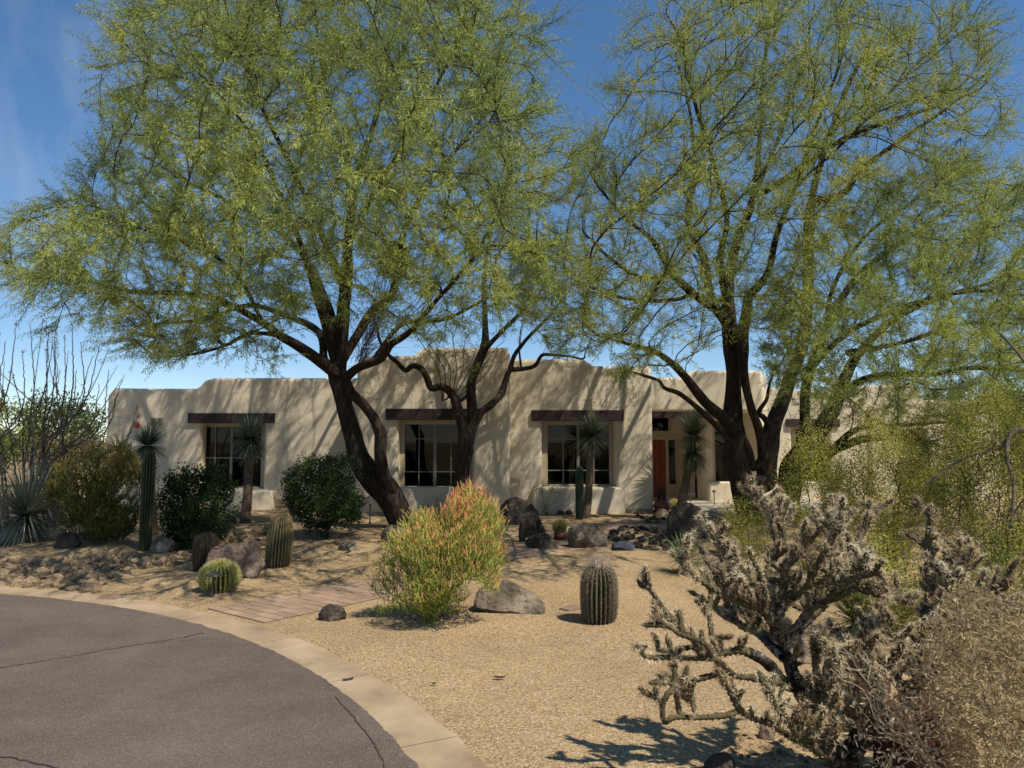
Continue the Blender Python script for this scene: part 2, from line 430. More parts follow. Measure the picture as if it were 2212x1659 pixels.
def crack(px, w, seed, name='road_crack'):
    P = spline([tuple(G(x, y, 0.0)) for x, y in px], 0.03)
    P = P + np.stack([[0.02 * noise.noise(Vector((k * 0.35, seed, c))) for k in range(len(P))] for c in (0, 7)] + [[0] * len(P)], 1)
    t = norm(np.gradient(P, axis=0)); s = np.stack([-t[:, 1], t[:, 0], 0 * t[:, 0]], 1)
    ww = w * np.array([0.45 + 0.9 * abs(noise.noise(Vector((k * 0.5, seed + 4, 1)))) for k in range(len(P))])[:, None]
    Z = np.array([0, 0, 0.020])
    V = np.concatenate([P + s * ww + Z, P - s * ww + Z]); k = len(P); q = np.arange(k - 1)
    return V, np.stack([q, q + 1, q + 1 + k, q + k], 1)
ck = MB()
for px, w, s_ in [([(-60, 1460), (0, 1448), (90, 1434), (180, 1418), (270, 1402), (360, 1388), (440, 1372)], 0.009, 1), ([(300, 1398), (380, 1390), (470, 1384)], 0.004, 9),
                  ([(-20, 1640), (60, 1652), (130, 1670)], 0.010, 2), ([(725, 1512), (760, 1552), (790, 1590), (815, 1625), (830, 1665)], 0.006, 3)]:
    v_, f_ = crack(px, w, s_); ck.add(v_, f_)
setp(ck.build('road_cracks', M['crack']), kind='structure')

m_, n_, l_, b_ = mat('paver_tint'); M['paver_tint'] = m_
a_ = n_.new('ShaderNodeAttribute'); a_.attribute_name = 'tint'; t_ = n_.new('ShaderNodeTexNoise'); t_.inputs['Scale'].default_value = 14; t_.inputs['Detail'].default_value = 8
c_ = n_.new('ShaderNodeMapRange'); c_.inputs['To Min'].default_value = .6; c_.inputs['To Max'].default_value = 1.4; x_ = n_.new('ShaderNodeVectorMath'); x_.operation = 'SCALE'
l_.new(t_.outputs['Fac'], c_.inputs[0]); l_.new(a_.outputs['Color'], x_.inputs[0]); l_.new(c_.outputs[0], x_.inputs['Scale']); l_.new(x_.outputs[0], b_.inputs['Base Color']); b_.inputs['Roughness'].default_value = .93
# brick paver path from the kerb towards the entry
pv = MB()
cl = spline([(-2.86, 6.70, 0), (-1.75, 8.20, 0), (-0.55, 10.2, 0), (0.75, 12.4, 0), (2.5, 15.0, 0), (4.2, 16.9, 0), (5.6, 19.2, 0)], 0.125)
tg = norm(np.gradient(cl, axis=0)); sd_ = np.stack([tg[:, 1], -tg[:, 0], 0 * tg[:, 0]], 1)
bed = []
kb_ = [k_ for k_ in range(len(cl)) if min(np.hypot(*((cl[k_] + sd_[k_] * s_)[:2] - ROAD_C)) for s_ in (-.465, .465)) > R_OUT + .05]
for k_ in kb_:
    for s_ in (-.465, .465):
        p_ = cl[k_] + sd_[k_] * s_; bed.append([p_[0], p_[1], H(p_[0], p_[1]) + .004])
q_ = np.arange(len(kb_) - 1) * 2
M['joint_sand'] = ramp_mat('joint_sand', [(0.3, (0.11, 0.078, 0.048)), (0.7, (0.19, 0.135, 0.085))], 20, 5, 0.95, 0.3)
setp(mesh_np('path_bed', np.array(bed), np.stack([q_, q_ + 1, q_ + 3, q_ + 2], 1), M['joint_sand']), kind='structure')
for r_ in range(len(cl) - 1):
    offs = np.arange(-4, 5) * 0.245 + (0.12 if r_ % 2 else 0)
    for o_ in offs:
        lo, hi = max(o_, -0.46), min(o_ + 0.230, 0.46)
        if hi - lo < 0.05: continue
        g = 0.0035; pc_ = np.array([0.29, 0.195, 0.130]) * rng.uniform(.82, 1.12) * np.array([1, rng.uniform(.94, 1.04), rng.uniform(.88, 1.05)]); zz = 0.004 + 0.003 * rng.random()
        c4 = []
        for (k_, tt) in ((r_, g), (r_ + 1, -g)):
            for s_ in (lo, hi):
                p_ = cl[k_] + sd_[k_] * s_ + tg[k_] * tt
                c4.append([p_[0], p_[1], H(p_[0], p_[1]) + zz + 0.004])
        c4 = np.array(c4)
        if np.hypot(*(c4[:, :2].mean(0) - ROAD_C)) < R_OUT + 0.06: continue
        lowr = c4 - [0, 0, 0.04]
        pv.add(np.concatenate([c4, lowr]), np.array([[0, 1, 3, 2], [0, 4, 5, 1], [1, 5, 7, 3], [3, 7, 6, 2], [2, 6, 4, 0]]), pc_)
setp(pv.build('path', M['paver_tint']), kind='structure')
pt = MB(); pt.box(4.3, 8.6, 17.35, 23.0, -0.05, 0.03); setp(pt.build('patio', M['patio']), kind='structure')

# ------------------------------------------------------------------ house
house = empty('house', (0, 17.5, 0), 'tan stucco adobe style house with stepped flat parapets and dark timber lintels', 'house')

def wall_block(name, outline, holes, y0, y1, jitter=0.004, bev=0.09, m='stucco'):
    cu = bpy.data.curves.new(name, 'CURVE'); cu.dimensions = '2D'; cu.fill_mode = 'BOTH'
    cu.extrude = (y1 - y0) / 2 - bev; cu.bevel_depth = bev; cu.bevel_resolution = 4
    def add(pts, jit):
        P = []
        for a_, b_ in zip(pts, pts[1:] + pts[:1]):
            a_ = Vector(a_); b_ = Vector(b_); n_ = max(1, int((b_ - a_).length / 0.35))
            P += [a_.lerp(b_, t_ / n_) for t_ in range(n_)]
        sp = cu.splines.new('POLY'); sp.points.add(len(P) - 1); sp.use_cyclic_u = True
        for q, p_ in zip(sp.points, P):
            q.co = (p_.x + jit * noise.noise(Vector((p_.x * 1.7, p_.y * 1.7, 3))), p_.y + jit * noise.noise(Vector((p_.x * 1.7, p_.y * 1.7, 9))), 0, 1)
    add(outline, jitter)
    for h_ in holes: add(h_, jitter * 0.6)
    ob = bpy.data.objects.new(name, cu); COL.objects.link(ob)
    bpy.context.view_layer.update()
    me = bpy.data.meshes.new_from_object(ob.evaluated_get(bpy.context.evaluated_depsgraph_get()))
    bpy.data.objects.remove(ob)
    co = np.empty(len(me.vertices) * 3, dtype=np.float32); me.vertices.foreach_get('co', co); co = co.reshape(-1, 3)
    yc = (y0 + y1) / 2
    nw = np.stack([co[:, 0], yc - co[:, 2] - house.location.y, co[:, 1]], 1)
    me.vertices.foreach_set('co', nw.astype(np.float32).ravel())
    me.materials.clear(); me.materials.append(M[m])
    me.polygons.foreach_set('use_smooth', np.ones(len(me.polygons), dtype=bool))
    me.update()
    o = bpy.data.objects.new(name, me); COL.objects.link(o); o.parent = house
    pass
    return o

def pz(x, y, Y):
    p = W(x, y, Y); return (p.x, p.z)

def rect(x0, y0, x1, y1, Y, b=0.0):
    a_ = pz(x0, y1, Y); c_ = pz(x1, y0, Y)
    return [(a_[0] - b, a_[1] - b), (c_[0] + b, a_[1] - b), (c_[0] + b, c_[1] + b), (a_[0] - b, c_[1] + b)]

BV = 0.09
YL, YM, YR = 18.4, 16.6, 17.35
def shrink(pts, Y):  # keep the rounded outer face on the traced outline
    return pts
o_left = [(pz(232, 843, YL)[0] + BV, -0.6), (pz(232, 843, YL)[0] + BV, pz(232, 852, YL)[1] - BV + .04), (pz(242, 838, YL)[0] + BV, pz(242, 838, YL)[1] - BV),
          (pz(330, 838, YL)[0], pz(330, 839, YL)[1] - BV), (pz(424, 838, YL)[0], pz(424, 839, YL)[1] - BV), (pz(436, 832, YL)[0], pz(436, 832, YL)[1] - BV),
          (pz(446, 821, YL)[0], pz(446, 821, YL)[1] - BV), (pz(462, 816, YL)[0], pz(462, 816, YL)[1] - BV), (pz(860, 816, YL)[0], pz(860, 816, YL)[1] - BV), (pz(860, 816, YL)[0], -0.6)]
wall_block('wall', o_left, [rect(431, 914, 571, 1056, YL, BV)], YL, YL + 6)
o_mid = [(pz(771, 770, YM)[0] + BV, -0.6), (pz(771, 774, YM)[0] + BV, pz(771, 774, YM)[1] - BV), (pz(780, 769, YM)[0] + BV, pz(780, 769, YM)[1] - BV), (pz(890, 768, YM)[0], pz(890, 768, YM)[1] - BV),
         (pz(905, 762, YM)[0], pz(905, 762, YM)[1] - BV), (pz(916, 751, YM)[0], pz(916, 751, YM)[1] - BV), (pz(1090, 750, YM)[0], pz(1090, 750, YM)[1] - BV),
         (pz(1102, 756, YM)[0] - BV, pz(1102, 760, YM)[1] - BV), (pz(1102, 756, YM)[0] - BV, -0.6)]
wall_block('wall', o_mid, [rect(859, 907, 1021, 1056, YM, BV)], YM, YM + 6)
o_right = [(pz(1060, 776, YR)[0], -0.6), (pz(1060, 776, YR)[0], pz(1060, 776, YR)[1] - BV), (pz(1260, 776, YR)[0], pz(1260, 776, YR)[1] - BV), (pz(1280, 788, YR)[0], pz(1280, 790, YR)[1] - BV),
           (pz(1398, 791, YR)[0], pz(1398, 791, YR)[1] - BV), (pz(1408, 800, YR)[0] - BV, pz(1408, 800, YR)[1] - BV), (pz(1408, 800, YR)[0] - BV, -0.6)]
wall_block('wall', o_right, [rect(1171, 910, 1327, 1052, YR, BV)], YR, YR + 2.2)

def hbox(name, x0, y0, x1, y1, Y, dy, m, parent=house, bev=0.0, jig=0):
    b_ = MB(); a_ = pz(x0, y1, Y); c_ = pz(x1, y0, Y)
    b_.box(a_[0], c_[0], Y - dy, Y + 0.05, a_[1], c_[1])
    o = b_.build(name, M[m], parent)
    if bev: bevel(o, bev, 3)
    return o

hbox('lintel', 407.5, 892.5, 594.5, 914, YL, 0.07, 'beam', bev=0.012)
hbox('lintel', 834, 883, 1041, 907, YM, 0.07, 'beam', bev=0.012)
hbox('lintel', 1148, 886, 1346, 909.5, YR, 0.07, 'beam', bev=0.012)
def sill(x0, x1, yt, Y, dep):
    a_ = pz(x0, yt, Y - dep); c_ = pz(x1, yt, Y - dep); b_ = MB()
    b_.box(a_[0], c_[0], Y - dep, Y + 0.06, -0.5, a_[1]); o = b_.build('sill_bench', M['stucco'], house); bevel(o, 0.07, 5)
    for p_ in o.data.polygons: p_.use_smooth = True
    return o
sill(408, 587, 1060, YL, 0.30); sill(838, 1039, 1053, YM, 0.28); sill(1150, 1351, 1053, YR, 0.28)
fb = MB()
for (x0, x1, Y) in ((232, 860, YL), (772, 1101, YM), (1102, 1407, YR)):
    fb.box(pz(x0, 900, Y)[0], pz(x1, 900, Y)[0], Y - 0.015, Y + 0.1, -0.3, 0.09)
fb.build('foundation', M['foundation'], house)

def window(x0, y0, x1, y1, Y, rec, vert, horiz, blind=None, curtains=(), rails=True, fw=0.07):
    """traced daylight opening at the glass plane"""
    Yg = Y + rec; a_ = pz(x0, y1, Yg); c_ = pz(x1, y0, Yg); X0, Z0, X1, Z1 = a_[0], a_[1], c_[0], c_[1]
    f = MB()
    f.box(X0 - 0.20, X0, Yg - 0.05, Yg + 0.06, Z0 - 0.25, Z1 + 0.25); f.box(X1, X1 + 0.20, Yg - 0.05, Yg + 0.06, Z0 - 0.25, Z1 + 0.25)
    f.box(X0, X1, Yg - 0.05, Yg + 0.06, Z1, Z1 + 0.25); f.box(X0, X1, Yg - 0.05, Yg + 0.06, Z0 - 0.25, Z0)
    f.box(X0, X1, Yg - 0.075, Yg - 0.05, Z0 - 0.035, Z0)   # small proud bead
    wdw = f.build('window', M['frame'], house); bevel(wdw, 0.006, 2)
    g = MB(); g.box(X0, X1, Yg + 0.018, Yg + 0.022, Z0, Z1); g.build('pane', M['glass'], wdw)
    mu = MB()
    for x_, w_ in vert:
        px_ = pz(x_, y0, Yg)[0]; mu.box(px_ - w_, px_ + w_, Yg - 0.02, Yg + 0.012, Z0, Z1)
    for y_ in horiz:
        z_ = pz(x0, y_, Yg)[1]; mu.box(X0, X1, Yg - 0.014, Yg + 0.010, z_ - 0.011, z_ + 0.011)
    mu.build('muntin', M['muntin'], wdw)
    if blind:
        z_ = pz(x0, blind, Yg)[1]; b_ = MB(); b_.box(X0, X1, Yg + 0.10, Yg + 0.104, z_, Z1 + 0.1); b_.box(X0, X1, Yg + 0.095, Yg + 0.112, z_ - 0.025, z_); b_.build('blind', M['blind'], wdw)
    for (u0, u1) in curtains:
        q0 = pz(u0, y0, Yg)[0]; q1 = pz(u1, y0, Yg)[0]; xs_ = np.linspace(q0, q1, 50)
        yy = Yg + 0.2 + 0.03 * np.sin(np.linspace(0, 14, 50)); V_ = np.concatenate([np.stack([xs_, yy, np.full(50, Z0 - 0.2)], 1), np.stack([xs_, yy, np.full(50, Z1 + 0.1)], 1)])
        q = np.arange(49); mesh_np('curtain', V_, np.stack([q, q + 1, q + 51, q + 50], 1), M['curtain'], wdw, smooth=True)
    return wdw

window(440, 922, 567, 1051, YL, 0.30, [(467, .012), (502, .03), (537, .012)], [989], None)
window(874, 917, 1007, 1050, YM, 0.30, [(906, .011), (940, .034), (975, .011)], [948, 1019], 972)
window(1183, 918, 1315, 1046, YR, 0.30, [(1216, .011), (1248.5, .034), (1282, .011)], [949, 1016], 946, [(1183, 1194), (1294, 1315)])
# near-black back walls behind the panes, room dimness put into their colour
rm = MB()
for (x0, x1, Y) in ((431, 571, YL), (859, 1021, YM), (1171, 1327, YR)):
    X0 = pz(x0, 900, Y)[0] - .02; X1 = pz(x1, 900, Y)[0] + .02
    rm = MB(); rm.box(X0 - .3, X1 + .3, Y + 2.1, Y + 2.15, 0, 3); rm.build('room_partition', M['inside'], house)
lam = MB()
v_, f_ = segs([W(942, 1014, 17.6)], [W(990, 1058, 17.6)], .012, .012, 6); lam.add(v_, f_)
lam.build('stair_rail', M['frame'], house)

# entry recess
YE = 19.5
hd = MB()
xL = pz(1400, 880, YE)[0]; xR = pz(1606, 880, YE)[0]
zb = pz(1500, 883, YE)[1]; zt = pz(1450, 815, YE)[1]
o_head = [(xL, zb), (xL, zt - .09), (pz(1480, 815, YE)[0], zt - .09), (pz(1500, 800, YE)[0], pz(1500, 800, YE)[1] - .09), (pz(1640, 800, YE)[0], pz(1640, 800, YE)[1] - .09), (pz(1640, 800, YE)[0], zb)]
wall_block('wall', o_head, [], YE, YE + 0.5)
hbox('lintel', 1404, 883.5, 1600, 903, YE + 0.05, 0.02, 'beam', bev=0.01)
zp = pz(1500, 903, YE)[1]
pr = MB(); pr.box(xL - .2, pz(1640, 880, YE)[0], YE + 0.5, YE + 3.6, zp + 0.15, zp + 0.35); pr.build('porch_ceiling', M['stucco'], house)
# back wall of the recess with door, transom and sidelight
YD = 22.2
bw = MB(); bw.box(pz(1380, 900, YD)[0], pz(1530, 900, YD)[0], YD, YD + .2, -0.2, zp + 0.16); bw.build('wall', M['stucco'], house)
dr = empty('entry_door', (pz(1425, 1080, YD)[0], YD, 0), 'x', 'x'); 
del dr['label']; del dr['category']; dr.parent = house; dr.location = (pz(1425, 1080, YD)[0], YD - house.location.y, 0)
x0, x1 = pz(1412.5, 1080, YD)[0], pz(1438, 1080, YD)[0]
d_ = MB(); zd = pz(1420, 950, YD)[1]
d_.box(x0 - .55, x1, YD - .06, YD - .01, 0.03, zd)
for k_ in range(8): d_.box(x1 - .16 - k_ * .13, x1 - .05 - k_ * .13, YD - .075, YD - .06, 0.12, zd - .1)
d_.build('door_leaf', M['door'], dr)
t_ = MB()
t_.box(x1, x1 + .09, YD - .09, YD, 0, zd + .1); t_.box(x0 - .6, x1, YD - .09, YD, zd, zd + .1)
xs1 = pz(1458, 1000, YD)[0]; t_.box(xs1, xs1 + .09, YD - .09, YD, 0, zd + .1); t_.box(x1 + .09, xs1, YD - .088, YD, zd, zd + .1)
t_.box(x1 + .09, xs1, YD - .07, YD, 0.0, pz(1450, 1045, YD)[1])
z1 = pz(1430, 931, YD)[1]; z2 = pz(1430, 903, YD)[1]; xt = pz(1443, 910, YD)[0]
t_.box(x0 - .6, xt + .08, YD - .085, YD, z1 - .06, z1); t_.box(xt, xt + .08, YD - .084, YD, z1, z2)
t_.build('door_frame', M['frame'], dr)
g_ = MB(); g_.box(x1 + .09, xs1, YD - .045, YD - .03, pz(1450, 1045, YD)[1], zd); g_.box(x0 - .5, xt, YD - .045, YD - .03, z1, z2)
g_.build('sidelight', M['glass'], dr)
gd = MB(); gd.box(x1 + .1, xs1 - .01, YD - .02, YD - .004, pz(1450, 1045, YD)[1], zd); gd.box(x0 - .5, xt, YD - .02, YD - .004, z1, z2); gd.build('dark_hall_panel', M['inside'], dr)  # thin near-black panels close behind the glass stand for the unlit hall
kn = MB(); kn.lathe([(0.0, -.03), (.02, -.03), (.028, -.01), (.028, .01), (.02, .03), (0, .03)], (x1 - .07, YD - .11, 1.0), 10); kn.build('knob', M['metal'], dr, True)
# bay to the right of the door with curtained window over a stucco bench
YB = 20.6
def quad_wall(name, xa, ya, xb, yb, z0, z1, m, th=.15):
    d2 = np.array([xb - xa, yb - ya]); n2 = np.array([-d2[1], d2[0]]) / np.hypot(*d2) * th
    b_ = MB(); V_ = np.array([[xa, ya, z0], [xb, yb, z0], [xb, yb, z1], [xa, ya, z1]]); V2 = V_ + [n2[0], n2[1], 0]
    b_.add(np.concatenate([V_, V2]), np.array([[0, 1, 2, 3], [5, 4, 7, 6], [0, 4, 5, 1], [3, 2, 6, 7], [0, 3, 7, 4], [1, 5, 6, 2]]))
    return b_.build(name, M[m], house)
xa = pz(1526, 1000, YB)[0]; xb = pz(1586, 1000, YB)[0]
quad_wall('wall', pz(1490, 1000, YD)[0], YD, xa, YB + .05, -0.2, zp + .16, 'stucco')
bz0 = pz(1530, 1041, YB)[1]; bz1 = pz(1530, 908, YB)[1]
b_ = MB(); b_.box(xa, xb + .05, YB + .04, YB + .2, -.2, bz0); b_.box(xa, xb + .05, YB + .04, YB + .2, bz1, zp + .16); b_.box(xa, pz(1541, 1000, YB)[0], YB + .043, YB + .2, bz0, bz1); b_.build('wall', M['stucco'], house)
b_ = MB(); b_.box(xa + .0, pz(1601, 1050, YB)[0], YB - .25, YB + .04, -.2, pz(1530, 1041, YB - .25)[1]); bevel(b_.build('sill_bench', M['stucco'], house), 0.05, 4)
wy = window(1545, 910, 1583, 1040, YB, .12, [], [], None, [(1548, 1557), (1562, 1572), (1577, 1583)])
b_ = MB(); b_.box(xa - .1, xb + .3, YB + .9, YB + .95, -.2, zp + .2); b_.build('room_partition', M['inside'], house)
# pillar and the bright wall beyond it
quad_wall('wall', pz(1586, 1000, YB)[0], YB + .06, pz(1640, 1000, YE + .5)[0], YE + .5, -.3, pz(1640, 800, YE)[1] - .09, 'stucco', .4)
YG = 22.5
oG = [(pz(1590, 900, YG)[0], -.5), (pz(1590, 830, YG)[0], pz(1590, 830, YG)[1]), (pz(1712, 852, YG)[0], pz(1712, 850, YG)[1]), (pz(1850, 850, YG)[0], pz(1850, 850, YG)[1]), (pz(1866, 838, YG)[0], pz(1866, 838, YG)[1]),
      (pz(1980, 838, YG)[0], pz(1980, 838, YG)[1]), (pz(1990, 870, YG)[0], pz(1990, 870, YG)[1]), (pz(2150, 872, YG)[0], pz(2150, 872, YG)[1]), (pz(2150, 872, YG)[0], -.5)]
wall_block('wall', oG, [rect(1713, 922, 1790, 1040, YG, BV), rect(1945, 930, 2000, 1090, YG, BV)], YG, YG + 4)
hbox('lintel', 1698, 905, 1812, 922, YG, 0.08, 'beam', bev=.012)
window(1720, 926, 1784, 1036, YG, .25, [(1751, .02)], [962, 1000], 1002)
gbk = MB(); gbk.box(pz(1940, 900, YG)[0], pz(2006, 900, YG)[0], YG + .7, YG + .8, -.2, 3); gbk.build('garage_panel', M['stucco'], house)

# vents and the alarm bell
def vent(x0, y0, x1, y1, Y):
    a_ = pz(x0, y1, Y); c_ = pz(x1, y0, Y); v = MB(); X0, Z0, X1, Z1 = a_[0], a_[1], c_[0], c_[1]; t = .022
    v.box(X0, X1, Y - .03, Y + .02, Z0, Z0 + t); v.box(X0, X1, Y - .03, Y + .02, Z1 - t, Z1); v.box(X0, X0 + t, Y - .03, Y + .02, Z0 + t, Z1 - t); v.box(X1 - t, X1, Y - .03, Y + .02, Z0 + t, Z1 - t)
    xm = (X0 + X1) / 2; v.box(xm - .01, xm + .01, Y - .028, Y + .02, Z0 + t, Z1 - t)
    o = v.build('vent', M['vent'], house); n_ = 7; s_ = MB()
    for k_ in range(n_):
        z = Z0 + t + (Z1 - Z0 - 2 * t) * (k_ + .5) / n_; s_.box(X0 + t, X1 - t, Y - .022, Y - .006, z - .005, z + .007)
    s_.build('louvre', M['vent'], o)
    b2 = MB(); b2.box(X0 + t, X1 - t, Y - .004, Y + .01, Z0 + t, Z1 - t); b2.build('vent_screen', M['inside'], o)
vent(325, 902, 354.5, 921, YL); vent(599, 1077, 627, 1093, YL)
be = MB(); p = W(297, 918, YL)
prof = [(0, .075), (.035, .073), (.062, .06), (.072, .03), (.072, 0)]
ang = np.arange(24) * 2 * np.pi / 24
V_ = np.array([[p.x + r * math.cos(a_), YL - z, p.z + r * math.sin(a_)] for r, z in prof for a_ in ang])
F_ = [[i_ * 24 + j_, (i_ + 1) * 24 + j_, (i_ + 1) * 24 + (j_ + 1) % 24, i_ * 24 + (j_ + 1) % 24] for i_ in range(4) for j_ in range(24)]
be.add(V_, np.array(F_)); setp(be.build('alarm_bell', M['red'], house, True), 'round red alarm bell')
dp = MB(); v_, f_ = segs([(pz(1878, 900, YG)[0], YG - .06, -.1)], [(pz(1878, 900, YG)[0], YG - .06, 2.7)], .035, .035, 8); dp.add(v_, f_); dp.build('downpipe', M['vent'], house)

# ------------------------------------------------------------------ tree engine
def inpoly(x, y, poly):
    c = np.zeros(len(x), bool); n = len(poly)
    for i in range(n):
        x0, y0 = poly[i]; x1, y1 = poly[(i + 1) % n]
        if y0 == y1: continue
        c ^= ((y0 > y) != (y1 > y)) & (x < (x1 - x0) * (y - y0) / (y1 - y0) + x0)
    return c

def edgedist(x, y, poly):
    d = np.full(len(x), 1e9); n = len(poly)
    for i in range(n):
        a = np.array(poly[i], float); b = np.array(poly[(i + 1) % n], float); ab = b - a
        t = np.clip(((x - a[0]) * ab[0] + (y - a[1]) * ab[1]) / (ab @ ab), 0, 1)
        d = np.minimum(d, np.hypot(x - a[0] - t * ab[0], y - a[1] - t * ab[1]))
    return d

def attractors(poly, n, Y0, depth, r, dome, holes=0.35, edge=170.):
    P = np.array(poly); lo, hi = P.min(0), P.max(0); out = []
    while len(out) < n:
        x = r.uniform(lo[0], hi[0], 4000); y = r.uniform(lo[1], hi[1], 4000)
        k = inpoly(x, y, poly); x, y = x[k], y[k]
        e = edgedist(x, y, poly); th_ = np.sqrt(np.clip(e / edge, 0.03, 1))
        Y = Y0 + r.uniform(-1, 1, len(x)) * depth * th_
        for a, b, c in zip(x, y, Y):
            q = W(a, b, c)
            dx_, dy_, rad_, top_ = q.x - dome[0], q.y - dome[1], dome[2], dome[3]
            if (dx_ * dx_ + dy_ * dy_) / rad_ ** 2 + max(0, (q.z - 4) / (top_ - 4)) ** 2 > 1: continue
            if q.z < (dome[4] if len(dome) > 4 else 2.9) + 0.22 * max(0, dome[1] - q.y - 1): continue
            if noise.noise(Vector(q) * 0.8) < -holes + 0.25 * r.random() - 0.1: continue
            out.append(tuple(q))
            if len(out) >= n: break
    return np.array(out)

def colonize(skel, A, r, step=0.26, dk=0.42, di=4.0, iters=90, up=0.10, wob=0.22, ref=(0, 0, 0), keep=0.55):
    """skel: list of polylines (x,y,z,r); returns nodes, parents, traced radii"""
    N = []; PR = []; RT = []
    for line in skel:
        L = spline(line, step)
        if not N: prev = -1
        else:
            d = np.linalg.norm(np.array(N) - L[0, :3], axis=1); prev = int(d.argmin()); 
        for k, p in enumerate(L):
            if prev >= 0 and np.linalg.norm(np.array(N[prev]) - p[:3]) < step * 0.35: continue
            N.append(p[:3].copy()); PR.append(prev); RT.append(p[3]); prev = len(N) - 1
    N = np.array(N); D = np.zeros_like(N)
    for i, p in enumerate(PR): D[i] = N[i] - N[p] if p >= 0 else (0, 0, 1)
    D = norm(D)
    ns = len(N); dd = np.full(len(A), 1e9); near_ = np.zeros(len(A), int)
    ok = np.array(RT) < 0.30
    for i in range(ns):
        if not ok[i]: continue
        e = np.linalg.norm(A - N[i], axis=1); m_ = e < dd; dd[m_] = e[m_]; near_[m_] = i
    N = list(N); D = list(D); act = dd > dk
    for it in range(iters):
        use = act & (dd < di + it * 0.1)
        if not use.any(): break
        ids, inv = np.unique(near_[use], return_inverse=True)
        v = norm(A[use] - np.array([N[k] for k in near_[use]]))
        acc = np.zeros((len(ids), 3)); np.add.at(acc, inv, v); acc = norm(acc)
        cur = np.array([D[k] for k in ids])
        nd = norm(acc + keep * cur + wob * r.normal(size=acc.shape) + np.array([0, 0, up]))
        newp = np.array([N[k] for k in ids]) + nd * step
        NA = np.array(N); free = np.array([((NA - p_) ** 2).sum(1).min() > (0.45 * step) ** 2 for p_ in newp])
        stuck = set(ids[~free].tolist())
        if stuck: act = act & ~(use & np.isin(near_, list(stuck)) & (r.random(len(A)) < 0.5))
        ids, newp, nd = ids[free], newp[free], nd[free]
        if len(ids) == 0: continue
        base = len(N)
        for k, p_, d_ in zip(ids, newp, nd): N.append(p_); D.append(d_); PR.append(int(k)); RT.append(0)
        ai = np.where(act)[0]
        if len(ai) == 0: break
        E = np.linalg.norm(A[ai][:, None] - newp[None], axis=2); m_ = E.argmin(1); ev = E[np.arange(len(ai)), m_]
        b_ = ev < dd[ai]; dd[ai[b_]] = ev[b_]; near_[ai[b_]] = base + m_[b_]
        act = act & (dd > dk)
    return np.array(N), PR, np.array(RT), np.array(D), ns

